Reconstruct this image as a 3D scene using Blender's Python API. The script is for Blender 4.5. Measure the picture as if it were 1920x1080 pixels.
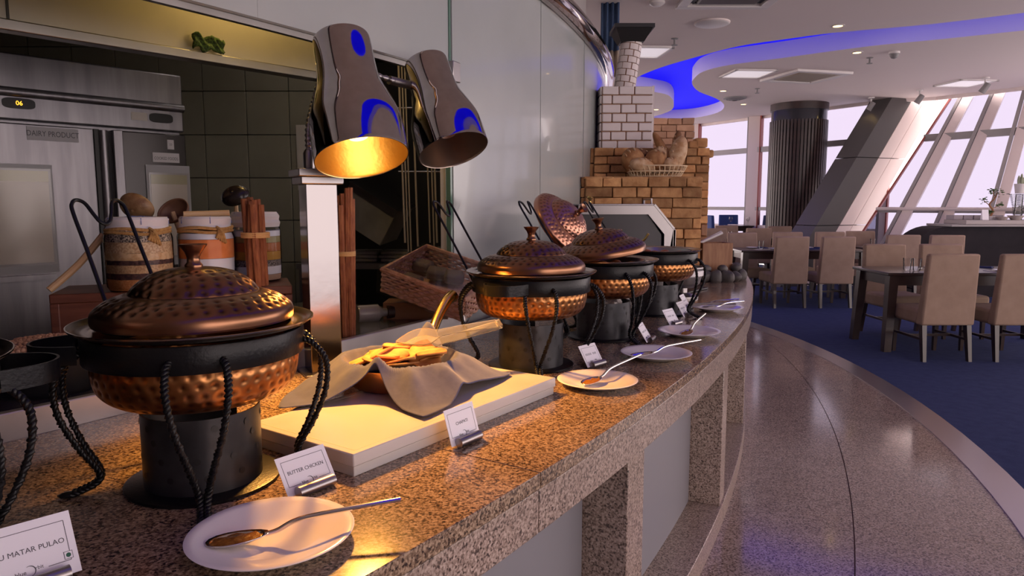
import bpy, bmesh, math, random
import numpy as np
from mathutils import Vector, Matrix
PI = math.pi
random.seed(7)
for o in list(bpy.data.objects): bpy.data.objects.remove(o, do_unlink=True)
SC = bpy.context.scene
COL = SC.collection

# ------------------------------------------------------------------ camera
cd = bpy.data.cameras.new('camera'); cam = bpy.data.objects.new('camera', cd); COL.objects.link(cam)
cam.location = (0, 0, 1.46)
cam.rotation_euler = (math.radians(90 - 6.817), 0, 0)
cd.sensor_width = 36; cd.lens = 36 * 1330 / 1920; cd.clip_start = 0.05; cd.clip_end = 300
SC.camera = cam
# ------------------------------------------------------------------ world: even white fog outside a tower
w = bpy.data.worlds.new('fog'); SC.world = w; w.use_nodes = True
bg = w.node_tree.nodes['Background']; bg.inputs[0].default_value = (1.0, 0.845, 0.825, 1); bg.inputs[1].default_value = 2.6
SC.view_settings.view_transform = 'Standard'; SC.view_settings.look = 'None'
SC.view_settings.exposure = 0.45; SC.view_settings.gamma = 1; SC.view_settings.use_curve_mapping = False

# ------------------------------------------------------------------ materials
MATS = {}
def M(name, col=(.8, .8, .8), rough=.5, metal=0., n=None, bump=None, emit=None, trans=0., ior=1.45, coat=0., spec=.5, alpha=1., dent=None, sheen=0., stretch=None):
    if name in MATS: return MATS[name]
    m = bpy.data.materials.new(name); m.use_nodes = True; t = m.node_tree; N = t.nodes; L = t.links
    b = N['Principled BSDF']; b.inputs['Base Color'].default_value = (*col, 1); b.inputs['Roughness'].default_value = rough
    b.inputs['Metallic'].default_value = metal; b.inputs['IOR'].default_value = ior; b.inputs['Transmission Weight'].default_value = trans
    b.inputs['Coat Weight'].default_value = coat; b.inputs['Specular IOR Level'].default_value = spec; b.inputs['Alpha'].default_value = alpha
    b.inputs['Sheen Weight'].default_value = sheen
    if emit:
        b.inputs['Emission Color'].default_value = (*emit[0], 1); b.inputs['Emission Strength'].default_value = emit[1]
    src = None
    if n or bump:
        tc = N.new('ShaderNodeTexCoord'); mp = N.new('ShaderNodeMapping'); L.new(tc.outputs['Object'], mp.inputs[0])
        if stretch: mp.inputs['Scale'].default_value = stretch
    if n:   # n = (scale, colour2, lo, hi)
        nz = N.new('ShaderNodeTexNoise'); nz.inputs['Scale'].default_value = n[0]; nz.inputs['Detail'].default_value = 6
        L.new(mp.outputs[0], nz.inputs['Vector'])
        r = N.new('ShaderNodeValToRGB'); r.color_ramp.elements[0].position = n[2] if len(n) > 2 else .35; r.color_ramp.elements[1].position = n[3] if len(n) > 3 else .65
        r.color_ramp.elements[0].color = (*col, 1); r.color_ramp.elements[1].color = (*n[1], 1)
        L.new(nz.outputs['Fac'], r.inputs[0]); src = r.outputs[0]
    if dent:   # darker patina worn into the hammer dents (mesh attribute)
        at = N.new('ShaderNodeAttribute'); at.attribute_name = 'dent'
        mx = N.new('ShaderNodeMix'); mx.data_type = 'RGBA'; mx.inputs[7].default_value = (*dent, 1)
        if src: L.new(src, mx.inputs[6])
        else: mx.inputs[6].default_value = (*col, 1)
        L.new(at.outputs['Fac'], mx.inputs[0]); src = mx.outputs[2]
    if src: L.new(src, b.inputs['Base Color'])
    if bump:
        nb = N.new('ShaderNodeTexNoise'); nb.inputs['Scale'].default_value = bump[0]; nb.inputs['Detail'].default_value = 5
        L.new(mp.outputs[0], nb.inputs['Vector'])
        bp = N.new('ShaderNodeBump'); bp.inputs['Strength'].default_value = bump[1]; bp.inputs['Distance'].default_value = bump[2] if len(bump) > 2 else .004
        L.new(nb.outputs['Fac'], bp.inputs['Height']); L.new(bp.outputs[0], b.inputs['Normal'])
    MATS[name] = m; return m

def vary(m, lo=.6, hi=1.25):
    t = m.node_tree; N = t.nodes; L = t.links; b = N['Principled BSDF']; src = b.inputs['Base Color'].links[0].from_socket
    oi = N.new('ShaderNodeObjectInfo'); mr = N.new('ShaderNodeMapRange'); mr.inputs[3].default_value = lo; mr.inputs[4].default_value = hi; L.new(oi.outputs['Random'], mr.inputs[0])
    mx = N.new('ShaderNodeVectorMath'); mx.operation = 'SCALE'; L.new(src, mx.inputs[0]); L.new(mr.outputs[0], mx.inputs['Scale']); L.new(mx.outputs[0], b.inputs['Base Color']); return m

def granite(name, dark, mid, light, rough, scale=170):
    m = bpy.data.materials.new(name); m.use_nodes = True; t = m.node_tree; N = t.nodes; L = t.links
    b = N['Principled BSDF']; b.inputs['Roughness'].default_value = rough; b.inputs['Coat Weight'].default_value = .22; b.inputs['Coat Roughness'].default_value = .07
    tc = N.new('ShaderNodeTexCoord')
    n1 = N.new('ShaderNodeTexNoise'); n1.inputs['Scale'].default_value = scale; n1.inputs['Detail'].default_value = 3; n1.inputs['Roughness'].default_value = .65
    v = N.new('ShaderNodeTexVoronoi'); v.inputs['Scale'].default_value = scale * 1.1
    L.new(tc.outputs['Object'], n1.inputs['Vector']); L.new(tc.outputs['Object'], v.inputs['Vector'])
    ad = N.new('ShaderNodeMath'); ad.operation = 'ADD'
    ml = N.new('ShaderNodeMath'); ml.operation = 'MULTIPLY'; ml.inputs[1].default_value = .35
    sp = N.new('ShaderNodeSeparateColor'); L.new(v.outputs['Color'], sp.inputs[0]); L.new(sp.outputs[0], ml.inputs[0])
    L.new(n1.outputs['Fac'], ad.inputs[0]); L.new(ml.outputs[0], ad.inputs[1])
    r = N.new('ShaderNodeValToRGB'); e = r.color_ramp.elements
    e[0].position = .46; e[0].color = (*dark, 1); e[1].position = .95; e[1].color = (*light, 1)
    x = e.new(.62); x.color = (*mid, 1); y = e.new(.78); y.color = (*[(a + c) / 2 for a, c in zip(mid, light)], 1)
    L.new(ad.outputs[0], r.inputs[0])
    n2 = N.new('ShaderNodeTexNoise'); n2.inputs['Scale'].default_value = 5; n2.inputs['Detail'].default_value = 4; L.new(tc.outputs['Object'], n2.inputs['Vector'])
    mr = N.new('ShaderNodeMapRange'); mr.inputs[3].default_value = .8; mr.inputs[4].default_value = 1.15; L.new(n2.outputs['Fac'], mr.inputs[0])
    mx = N.new('ShaderNodeVectorMath'); mx.operation = 'SCALE'; L.new(r.outputs[0], mx.inputs[0]); L.new(mr.outputs[0], mx.inputs['Scale'])
    L.new(mx.outputs[0], b.inputs['Base Color']); MATS[name] = m; return m

G_TOP = granite('granite_brown', (.03, .019, .013), (.19, .122, .075), (.50, .365, .245), .15); G_TOP.node_tree.nodes['Principled BSDF'].inputs['Coat Weight'].default_value = 0
G_FACE = granite('granite_face', (.06, .042, .035), (.30, .22, .175), (.58, .47, .40), .3)
G_FLOOR = granite('granite_floor', (.075, .053, .043), (.30, .222, .18), (.56, .45, .385), .13, 130)
STEEL = M('brushed_steel', (.33, .31, .31), .32, 1., bump=(60, .05), stretch=(1, 1, 14))
STEEL_DK = M('dull_steel', (.30, .29, .28), .38, 1., n=(3, (.22, .21, .20)))
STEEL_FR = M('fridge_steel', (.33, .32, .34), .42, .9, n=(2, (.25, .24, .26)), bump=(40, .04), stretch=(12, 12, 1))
CHROME = M('chrome', (.46, .42, .41), .05, 1., n=(30, (.42, .38, .37)))
CHROME_POST = M('polished_steel', (.25, .235, .235), .18, 1., bump=(9, .2))
LINING_LIT = M('lamp_lining_lit', (.85, .62, .25), .3, 1., bump=(70, .15))  # golden light of the heat bulb put into the lining colour
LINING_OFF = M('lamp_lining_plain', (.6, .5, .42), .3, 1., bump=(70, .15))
IRON = M('black_iron', (.008, .008, .009), .34, .2, bump=(140, .15), spec=.35)
IRON_GREY = M('gun_metal', (.026, .026, .029), .36, .5, n=(14, (.055, .055, .06)))
COPPER = M('hammered_copper', (.60, .27, .095), .32, 1., n=(16, (.50, .215, .075)), dent=(.20, .075, .028))
BRONZE = M('bronze_lid', (.31, .155, .088), .28, 1., n=(11, (.22, .108, .06)), dent=(.06, .028, .017))
RIM = M('pan_lip', (.55, .45, .36), .18, 1.)
PORC = M('porcelain', (.90, .87, .86), .14, 0, coat=.15)
CARD = M('card_stock', (.84, .82, .86), .55)
INK = M('printed_ink', (.09, .09, .10), .6)
INK_G = M('green_ink', (.02, .10, .06), .6)
MARBLE = M('white_marble', (.56, .53, .505), .3, n=(5, (.47, .445, .43), .55, .8), coat=.2)
GROUT = M('pale_grout', (.55, .50, .46), .7)
NAPKIN = M('grey_cotton', (.042, .05, .125), .9, n=(60, (.055, .064, .145)), bump=(500, .3, .0006), sheen=.25)
CHAPATI = M('chapati', (.62, .29, .085), .75, n=(22, (.36, .13, .035), .42, .68), bump=(45, .5))
ACRYL = M('clear_acrylic', (.97, .93, .85), .06, trans=.93, ior=1.4)
GOLD = M('golden_brass', (.72, .50, .16), .22, 1.)
CURRY = M('curry', (.30, .11, .015), .25, n=(90, (.40, .17, .03)), bump=(120, .5), coat=.5)
BLACK = M('matte_black', (.012, .012, .013), .45)
WOOD_RED = M('red_brown_wood', (.095, .028, .016), .5, n=(9, (.14, .045, .025)), stretch=(1, 8, 8))
WOOD = M('warm_wood', (.34, .16, .07), .5, n=(7, (.24, .10, .04)), stretch=(7, 7, 1))
WOOD_LT = M('pale_wood', (.55, .36, .19), .55)
CINN = M('cinnamon', (.33, .12, .045), .75, n=(24, (.20, .06, .025)), bump=(60, .5), stretch=(5, 5, 1))
TWINE = M('jute_twine', (.45, .27, .10), .9, n=(120, (.33, .18, .06)), bump=(200, .6))
GLASS = M('clear_glass', (.97, .98, .98), .02, trans=1., ior=1.3)
def thin_glass(name, tint, gloss=.12, rough=.02):
    m = bpy.data.materials.new(name); m.use_nodes = True; t = m.node_tree; N = t.nodes; L = t.links
    N.remove(N['Principled BSDF']); o = N['Material Output']
    tr = N.new('ShaderNodeBsdfTransparent'); tr.inputs[0].default_value = (*tint, 1)
    gl = N.new('ShaderNodeBsdfGlossy'); gl.inputs['Roughness'].default_value = rough
    fr = N.new('ShaderNodeLayerWeight'); fr.inputs[0].default_value = gloss
    mx = N.new('ShaderNodeMixShader'); L.new(fr.outputs['Fresnel'], mx.inputs[0]); L.new(tr.outputs[0], mx.inputs[1]); L.new(gl.outputs[0], mx.inputs[2])
    L.new(mx.outputs[0], o.inputs[0]); MATS[name] = m; return m
PANE = thin_glass('window_glass', (.505, .505, .575), .06)
TUMBLER = thin_glass('tumbler_glass', (.97, .97, .97), .22)
JARGLASS = thin_glass('jar_glass', (.96, .96, .95), .18)
FILM = thin_glass('cling_film', (.96, .95, .94), .3, .15)
WALLGLASS = M('backpainted_glass', (.40, .425, .405), .18, n=(2, (.37, .395, .375)), coat=.25)
CEIL = M('ceiling_paint', (.78, .69, .665), .8)
COVE = M('blue_trough_glow', (.01, .01, .12), .6, emit=((.006, .004, 1.0), .68), spec=.1)  # trough top made to glow in place of hidden LED strips
CARPET = M('blue_carpet', (.034, .047, .12), 1., n=(14, (.043, .057, .14)), bump=(300, .5, .004), spec=.1)
FABRIC = M('taupe_suede', (.36, .255, .19), .9, n=(9, (.315, .22, .162)), spec=.2)
BLUEFAB = M('blue_fabric', (.03, .06, .20), .85)
DKWOOD = M('espresso_wood', (.030, .017, .014), .28, coat=.3, n=(12, (.042, .024, .019)), stretch=(1, 1, 1))
DKCOL = M('column_wood', (.035, .022, .022), .35, n=(5, (.055, .033, .03)))
MULL = M('white_aluminium', (.78, .68, .66), .4)
MULL_GR = M('grey_aluminium', (.33, .31, .31), .4)
BEAM = M('grey_cladding', (.085, .08, .08), .5)
BEAM_LIT = M('window_lit_cladding', (.85, .74, .71), .5)  # strut faces coloured paler for the window light they face
REDTRIM = M('red_seal', (.35, .08, .06), .5)
TILE = M('olive_tile', (.30, .285, .22), .3, n=(3, (.25, .235, .18)))
DARKWALL = M('dark_wall', (.035, .03, .03), .6)
HOOD = M('hood_steel', (.36, .335, .29), .36, .7, n=(2, (.30, .28, .24)))
WORK = M('olive_worktop', (.10, .095, .07), .12, .3, n=(4, (.07, .065, .05)))
BRICK = M('ochre_brick', (.62, .34, .14), .85, n=(14, (.42, .20, .075)), bump=(22, .8, .012))
BRICK2 = M('tan_brick', (.52, .31, .185), .85, n=(12, (.42, .235, .14)), bump=(22, .7, .01))
BRICKW = M('white_brick', (.70, .63, .60), .6)
vary(BRICK, .55, 1.3); vary(BRICK2, .7, 1.2)
MORT = M('brown_mortar', (.30, .155, .085), .9)
MORT_D = M('dark_mortar', (.22, .11, .045), .9)
STONE = M('grey_stone', (.06, .053, .05), .5, n=(9, (.12, .108, .10)), bump=(30, .5))
WICKER = M('wicker', (.78, .48, .35), .75, n=(50, (.58, .33, .22)), bump=(90, .6))
REED = M('pale_reed', (.66, .50, .31), .7)
CRUST = M('bread_crust', (.24, .10, .035), .75, n=(16, (.42, .22, .09)), bump=(30, .5, .006))
CRUST_LT = M('floury_crust', (.62, .44, .27), .8, n=(20, (.40, .21, .09)), bump=(30, .5, .006))
CRUST_DK = M('dark_crust', (.12, .05, .02), .75, n=(16, (.22, .10, .04)), bump=(30, .5, .006))
CHICK = M('chickpea', (.50, .30, .19), .7, n=(60, (.40, .22, .13)))
WARM = M('downlight_glow', (1, .8, .45), .5, emit=((1, .66, .22), 7))
PANEL = M('light_panel', (.9, .86, .88), .5, emit=((1, .9, .95), .35))
WHITE = M('white_plastic', (.72, .68, .67), .45)
GREYPL = M('grey_plastic', (.25, .24, .24), .5)
PAPER = M('paper_sheet', (.62, .58, .53), .7, n=(6, (.55, .51, .46)))
LEAF = M('leaf_green', (.04, .085, .02), .5, n=(30, (.08, .14, .04)))
GREENCL = M('green_cloth', (.07, .13, .02), .8, n=(120, (.02, .04, .01), .45, .55))
FROST = M('grey_panel', (.25, .25, .275), .35, coat=.15)
NAVY = M('navy_cloth', (.015, .022, .09), .85)

# ------------------------------------------------------------------ mesh helpers
class MB:
    def __init__(s): s.v = []; s.f = []; s.a = None
    def add(s, vs, fs, T=None):
        k = len(s.v)
        if T is not None: vs = [tuple(T @ Vector(p)) for p in vs]
        s.v += [tuple(p) for p in vs]; s.f += [tuple(i + k for i in q) for q in fs]; return s
    def box(s, c, d, T=None):
        x, y, z = c; a, b, e = d[0] / 2, d[1] / 2, d[2] / 2
        v = [(x + i * a, y + j * b, z + k * e) for k in (-1, 1) for j in (-1, 1) for i in (-1, 1)]
        return s.add(v, [(0, 2, 3, 1), (4, 5, 7, 6), (0, 1, 5, 4), (2, 6, 7, 3), (0, 4, 6, 2), (1, 3, 7, 5)], T)
    def span(s, p, q, T=None):
        return s.box([(a + b) / 2 for a, b in zip(p, q)], [abs(b - a) for a, b in zip(p, q)], T)
    def prism(s, poly, z0, z1, T=None):
        n = len(poly)
        A = sum(poly[i][0] * poly[(i + 1) % n][1] - poly[(i + 1) % n][0] * poly[i][1] for i in range(n))
        if A < 0: poly = poly[::-1]
        v = [(x, y, z0) for x, y in poly] + [(x, y, z1) for x, y in poly]
        f = [tuple(range(n))[::-1], tuple(range(n, 2 * n))] + [(i, (i + 1) % n, n + (i + 1) % n, n + i) for i in range(n)]
        return s.add(v, f, T)
    def hexa(s, b, t, T=None):   # bottom 4 (ccw) and top 4 points
        return s.add(list(b) + list(t), [(3, 2, 1, 0), (4, 5, 6, 7), (0, 1, 5, 4), (1, 2, 6, 5), (2, 3, 7, 6), (3, 0, 4, 7)], T)
    def lathe(s, prof, n=32, T=None, a0=0, a1=2 * PI):
        full = abs(a1 - a0 - 2 * PI) < 1e-6; m = n if full else n + 1; v = []; f = []
        for r, z in prof:
            for i in range(m):
                a = a0 + (a1 - a0) * i / n; v.append((r * math.cos(a), r * math.sin(a), z))
        for j in range(len(prof) - 1):
            for i in range(n):
                i2 = (i + 1) % m; f.append((j * m + i, j * m + i2, (j + 1) * m + i2, (j + 1) * m + i))
        return s.add(v, f, T)
    def tube(s, pts, r, n=8, T=None, closed=False, caps=True):
        pts = [Vector(p) for p in pts]; N = len(pts); v = []; f = []
        rr = r if isinstance(r, (list, tuple)) else [r] * N
        u = None
        for i, p in enumerate(pts):
            a = pts[(i - 1) % N] if (i > 0 or closed) else p; b = pts[(i + 1) % N] if (i < N - 1 or closed) else p
            d = (b - a); d = d.normalized() if d.length > 1e-9 else Vector((0, 0, 1))
            if u is None: u = d.orthogonal().normalized()
            u = (u - d * u.dot(d)); u = u.normalized() if u.length > 1e-6 else d.orthogonal().normalized()
            w_ = d.cross(u)
            for k in range(n):
                t = 2 * PI * k / n; v.append(p + (u * math.cos(t) + w_ * math.sin(t)) * rr[i])
        for i in range(N if closed else N - 1):
            i2 = (i + 1) % N
            for k in range(n): f.append((i * n + k, i * n + (k + 1) % n, i2 * n + (k + 1) % n, i2 * n + k))
        if caps and not closed: f += [tuple(range(n))[::-1], tuple(range((N - 1) * n, N * n))]
        return s.add(v, f, T)
    def arc(s, C, R0, R1, a0, a1, z0, z1, n=6):   # curved box about a vertical axis, angles in degrees
        v = []; f = []
        for i in range(n + 1):
            a = math.radians(a0 + (a1 - a0) * i / n); c, q = math.cos(a), math.sin(a)
            v += [(C[0] + R * c, C[1] + R * q, z) for R, z in ((R0, z0), (R1, z0), (R1, z1), (R0, z1))]
        for i in range(n):
            b = 4 * i
            for k in range(4): f.append((b + k, b + (k + 1) % 4, b + 4 + (k + 1) % 4, b + 4 + k)[::-1])
        f += [(0, 1, 2, 3), (4 * n + 3, 4 * n + 2, 4 * n + 1, 4 * n)]
        return s.add(v, f)
    def ball(s, c, r, nu=10, nv=6, T=None):
        r = r if isinstance(r, (list, tuple)) else (r, r, r); v = [(c[0], c[1], c[2] - r[2])]; f = []
        for j in range(1, nv):
            t = -PI / 2 + PI * j / nv
            for i in range(nu):
                a = 2 * PI * i / nu; v.append((c[0] + r[0] * math.cos(t) * math.cos(a), c[1] + r[1] * math.cos(t) * math.sin(a), c[2] + r[2] * math.sin(t)))
        v.append((c[0], c[1], c[2] + r[2])); e = len(v) - 1
        for i in range(nu):
            i2 = (i + 1) % nu; f.append((0, 1 + i2, 1 + i)); f.append((e, e - nu + i, e - nu + i2))
            for j in range(nv - 2): f.append((1 + j * nu + i, 1 + j * nu + i2, 1 + (j + 1) * nu + i2, 1 + (j + 1) * nu + i))
        return s.add(v, f, T)
    def mesh(s, name, mat, smooth=35):
        me = bpy.data.meshes.new(name); me.from_pydata(s.v, [], s.f); me.validate(); me.update()
        if smooth:
            for p in me.polygons: p.use_smooth = True
            if smooth < 180: me.set_sharp_from_angle(angle=math.radians(smooth))
        if mat: me.materials.append(mat)
        if s.a is not None:
            at = me.attributes.new('dent', 'FLOAT', 'POINT'); at.data.foreach_set('value', s.a)
        return me
    def build(s, name, mat, parent=None, loc=None, rot=None, bevel=0, smooth=35):
        return obj(name, s.mesh(name, mat, smooth), parent, loc, rot, bevel)
def obj(name, me, parent=None, loc=None, rot=None, bevel=0):
    o = bpy.data.objects.new(name, me); COL.objects.link(o)
    if parent: o.parent = parent
    if loc is not None: o.location = loc
    if rot is not None: o.rotation_euler = rot
    if bevel:
        b = o.modifiers.new('bevel', 'BEVEL'); b.width = bevel; b.segments = 2; b.limit_method = 'ANGLE'; b.angle_limit = .7
    return o
def tag(o, label=None, cat=None, group=None, kind=None):
    if label: o['label'] = label
    if cat: o['category'] = cat
    if group: o['group'] = group
    if kind: o['kind'] = kind
    return o
def empty(name, loc, rz=0, label=None, cat=None, group=None, kind=None, rot=None):
    o = bpy.data.objects.new(name, None); COL.objects.link(o); o.location = loc
    o.rotation_euler = rot if rot is not None else (0, 0, rz); o.empty_display_size = .05
    return tag(o, label, cat, group, kind)
def copy_tree(o, parent=None):
    c = o.copy(); COL.objects.link(c); c.parent = parent
    for ch in list(o.children): copy_tree(ch, c)
    return c
def text(s, size, mat, parent, loc, rot, name='lettering', align='CENTER', ext=.0002, sx=1.):
    cu = bpy.data.curves.new('t', 'FONT'); cu.body = s; cu.size = size; cu.align_x = align; cu.align_y = 'CENTER'; cu.extrude = ext; cu.resolution_u = 3
    t = bpy.data.objects.new('t', cu); COL.objects.link(t)
    me = bpy.data.meshes.new_from_object(t.evaluated_get(bpy.context.evaluated_depsgraph_get()))
    bpy.data.objects.remove(t, do_unlink=True); bpy.data.curves.remove(cu)
    me.materials.clear(); me.materials.append(mat)
    o = obj(name, me, parent, loc, rot); o.scale = (sx, 1, 1); return o
def rotz(a): return Matrix.Rotation(a, 4, 'Z')
def TR(x, y, z): return Matrix.Translation((x, y, z))
def spline(pts, k=8):
    P = [Vector(p) for p in pts]; out = []
    for i in range(len(P) - 1):
        a = P[max(i - 1, 0)]; b = P[i]; c = P[i + 1]; d = P[min(i + 2, len(P) - 1)]
        for j in range(k):
            t = j / k; out.append(.5 * ((2 * b) + (c - a) * t + (2 * a - 5 * b + 4 * c - d) * t * t + (3 * b - a - 3 * c + d) * t ** 3))
    out.append(P[-1]); return out
CC = (-11.276, 8.796)          # centre of the curved buffet counter
def pol(R, a, z=0): return (CC[0] + R * math.cos(math.radians(a)), CC[1] + R * math.sin(math.radians(a)), z)
# ================================================================== STRUCTURE
from mathutils.geometry import tessellate_polygon
def flat_poly(name, loops, z, mat, up=False, parent=None):
    vs = [Vector((x, y, z)) for lp in loops for x, y in lp]
    tri = tessellate_polygon([[Vector((x, y, 0)) for x, y in lp] for lp in loops])
    f = []
    for a, b, c in tri:
        nz = (vs[b] - vs[a]).cross(vs[c] - vs[a]).z
        f.append((a, b, c) if (nz > 0) == up else (a, c, b))
    mb = MB(); mb.add(vs, f); return mb.build(name, mat, parent, smooth=0)
# ---- floor: granite aisle slabs, threshold strip, carpet
C2 = (-7.44, 6.72); RI, RO = 10.39, 10.57
fl = empty('floor', (0, 0, 0), kind='structure')
FB = [(11.2, -3.5), (11.2, 6), (9.9, 9.6), (7.5, 12.3), (7.45, 14.3), (5.1, 18.5), (3.5, 21.3)]
flat_poly('subfloor', [[(-6, -3.5)] + FB + [(-6, 21.3)]], -.012, MORT, True, fl)
def rout(a):
    u = (math.cos(a), math.sin(a)); d = (C2[0] - CC[0], C2[1] - CC[1]); q = d[0] * u[0] + d[1] * u[1]
    return q + math.sqrt(q * q - d[0] ** 2 - d[1] ** 2 + RI * RI)
def sector(name, a0, a1, f0, f1, z0, z1, mat, parent, n=5, bevel=0):
    v = []; f = []
    for i in range(n + 1):
        a = math.radians(a0 + (a1 - a0) * i / n); c, s_ = math.cos(a), math.sin(a)
        for R, z in ((f0(a), z0), (f1(a), z0), (f1(a), z1), (f0(a), z1)): v.append((CC[0] + R * c, CC[1] + R * s_, z))
    for i in range(n):
        for k in range(4): f.append((4 * i + k, 4 * i + (k + 1) % 4, 4 * i + 4 + (k + 1) % 4, 4 * i + 4 + k)[::-1])
    f += [(0, 1, 2, 3), (4 * n + 3, 4 * n + 2, 4 * n + 1, 4 * n)]
    return MB().add(v, f).build(name, mat, parent, bevel=bevel, smooth=20)
a = -51.0
while a < 24:
    g = .008
    sector('floor_slab', a + g, a + 3.4 - g, lambda t: 13.42, lambda t: 14.045, -.01, 0, G_FLOOR, fl)
    sector('floor_slab', a + g, a + 3.4 - g, lambda t: 14.05, lambda t: max(14.07, rout(t)), -.01, 0, G_FLOOR, fl)
    a += 3.4
MB().arc(C2, RI, RO, -52, 60, -.01, .006, 60).build('trim_1', M('threshold_metal', (.62, .56, .54), .28, 1., bump=(6, .25)), None)['kind'] = 'structure'
cp = [(C2[0] + RO * math.cos(math.radians(t)), C2[1] + RO * math.sin(math.radians(t))) for t in range(-52, 61, 2) if C2[1] + RO * math.sin(math.radians(t)) > -3.4 and C2[1] + RO * math.sin(math.radians(t)) < 21]
tag(flat_poly('floor_carpet', [cp + FB[::-1]], .002, CARPET, True), kind='structure')

# ---- ceiling with the S-shaped lit trough
near = [(5.525, 7.952), (4.824, 8.434), (3.923, 8.844), (3.449, 9.179), (2.963, 9.604), (2.574, 10.324), (2.264, 11.036), (2.072, 11.758), (2.0, 12.4), (2.12, 12.95)]
isl = [(2.605, 13.411), (2.99, 13.868), (3.311, 14.882), (3.519, 16.06), (3.35, 17.2), (2.9, 18.2), (2.2, 18.9)]
far = [(2.3, 19.2), (3.0, 18.5), (3.7, 17.9), (4.392, 17.444), (4.66, 16.432), (4.468, 15.282), (4.015, 14.285), (3.45, 13.411), (3.114, 12.585), (3.0, 12.0), (2.986, 11.385), (3.229, 10.869), (3.814, 10.361), (4.661, 9.604), (5.297, 9.237), (6.087, 8.738)]
ext_o = [(7.0, 8.1), (7.7, 6.9), (8.0, 5.2), (7.9, 3.3), (7.3, 1.1), (6.5, -.6)]
ext_i = [(6.1, -.2), (6.6, 1.5), (7.15, 3.5), (7.25, 5), (6.9, 6.3), (6.3, 7.3)]
def S2(pts, k=4): return [(p.x, p.y) for p in spline([(x, y, 0) for x, y in pts], k)]
loop = S2(near + isl) + S2(far + ext_o) + S2(ext_i, 3)
cl = S2([(2.75, 6.1), (2.05, 4.6), (1.38, 3.0), (.84, 1.9), (.47, 1.0), (.2, 0), (.05, -1.5), (0, -3.2)], 6); La, Lb = [], []
for i, p in enumerate(cl):
    a_, b_ = cl[max(i - 1, 0)], cl[min(i + 1, len(cl) - 1)]; d = Vector((b_[0] - a_[0], b_[1] - a_[1])).normalized(); hw = .25 + .09 * math.exp(-((p[1] - 1.4) / .7) ** 2)
    La.append((p[0] - d.y * hw, p[1] + d.x * hw)); Lb.append((p[0] + d.y * hw, p[1] - d.x * hw))
loop2 = La + Lb[::-1]
CZ = 3.5
outer = [(-9, -7), (13, -7), (13, 8.6), (9.6, 12.3), (9.07, 12.75), (8.2, 14.05), (7.4, 14.4), (5.0, 18.6), (2.0, 23.8), (-9, 23.8)]
ceil = tag(flat_poly('ceiling', [outer, loop[::-1], loop2], CZ, CEIL, False), kind='structure')
for lp_, lb in ((loop, 'glowing blue S-shaped ceiling trough'), (loop2, 'glowing blue curved ceiling trough above the counter aisle')):
    n = len(lp_); MB().add([(x, y, CZ) for x, y in lp_] + [(x, y, CZ + .23) for x, y in lp_], [(i, (i + 1) % n, n + (i + 1) % n, n + i) for i in range(n)]).build('trough_side', M('trough_paint', (.75, .70, .72), .8), ceil, smooth=60)
    flat_poly('trough_top_glow', [lp_], CZ + .23, COVE, False, ceil)['label'] = lb
# ceiling edge fascia along the windows
fe = MB()
for (x0, y0), (x1, y1) in zip(outer[2:9], outer[3:]):
    d = Vector((x1 - x0, y1 - y0)).normalized(); nn = Vector((d.y, -d.x)) * .06
    fe.hexa([(x0, y0, 3.44), (x1, y1, 3.44), (x1 + nn.x, y1 + nn.y, 3.44), (x0 + nn.x, y0 + nn.y, 3.44)], [(x0, y0, 3.75), (x1, y1, 3.75), (x1 + nn.x, y1 + nn.y, 3.75), (x0 + nn.x, y0 + nn.y, 3.75)])
fe.build('ceiling_edge', CEIL, ceil, smooth=0)

# ---- back-painted glass wall behind the counter
wk = empty('wall_kitchen', (0, 0, 0), kind='structure')
RW = 12.3
for a0 in (-26.54, -21.5, -16.3, -11.2, -6.1, -1, 4.1):
    MB().arc(CC, RW - .03, RW, a0 + .025, a0 + 5.1 - .025 if a0 != -26.54 else -21.525, .88, 2.7, 8).build('glass_panel', WALLGLASS, wk, smooth=40)
for a0 in (-26.64, -31.74, -36.84, -41.94):
    MB().arc(CC, RW - .03, RW, a0 - 5.1 + .025 + (0.05 if a0 == -26.64 else 0), a0 + .07, 2.045, 2.7, 8).build('header_panel', WALLGLASS, wk, smooth=40)
MB().arc(CC, RW - .06, RW - .031, -47, 9, 2.05, 2.7, 60).build('wall_core', M('panel_joint', (.62, .62, .62), .4), wk)
MB().arc(CC, RW - .06, RW - .031, -26.6, 9, .8, 2.7, 40).build('wall_core', MATS['panel_joint'], wk)
MB().arc(CC, RW - .05, RW - .028, -47, -26.6, 2.025, 2.044, 24).build('header_rail', STEEL_DK, wk)
MB().arc(CC, RW - .02, RW + .004, -26.67, -26.60, .96, 2.7, 1).build('panel_edge', M('green_glass_edge', (.10, .19, .14), .15), wk)
MB().arc(CC, RW - .03, RW + .035, -26.75, -26.45, 2.0, 2.09, 1).build('glass_clamp', STEEL, wk, bevel=.004)
tk = MB(); prof = [(RW - .03, 2.64), (RW + .02, 2.62), (RW + .075, 2.65), (RW + .09, 2.70), (RW + .05, 2.76), (RW - .03, 2.79)]
vs = []; nA = 70
for i in range(nA + 1):
    t = math.radians(-47 + 56 * i / nA); vs += [(CC[0] + R * math.cos(t), CC[1] + R * math.sin(t), z) for R, z in prof]
tk.add(vs, [(i * 6 + k, i * 6 + 6 + k, i * 6 + 7 + k, i * 6 + 1 + k) for i in range(nA) for k in range(5)]); tk.build('chrome_cornice', CHROME, wk, smooth=60)
MB().arc(CC, RW - .25, RW - .2, -60, 12, 2.7, CZ, 40).build('wall_upper', M('upper_wall', (.35, .32, .31), .6), wk)
MB().arc(CC, RW - .06, RW, -62, -47, 0, 2.7, 8).build('wall_end', WALLGLASS, wk)
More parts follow.
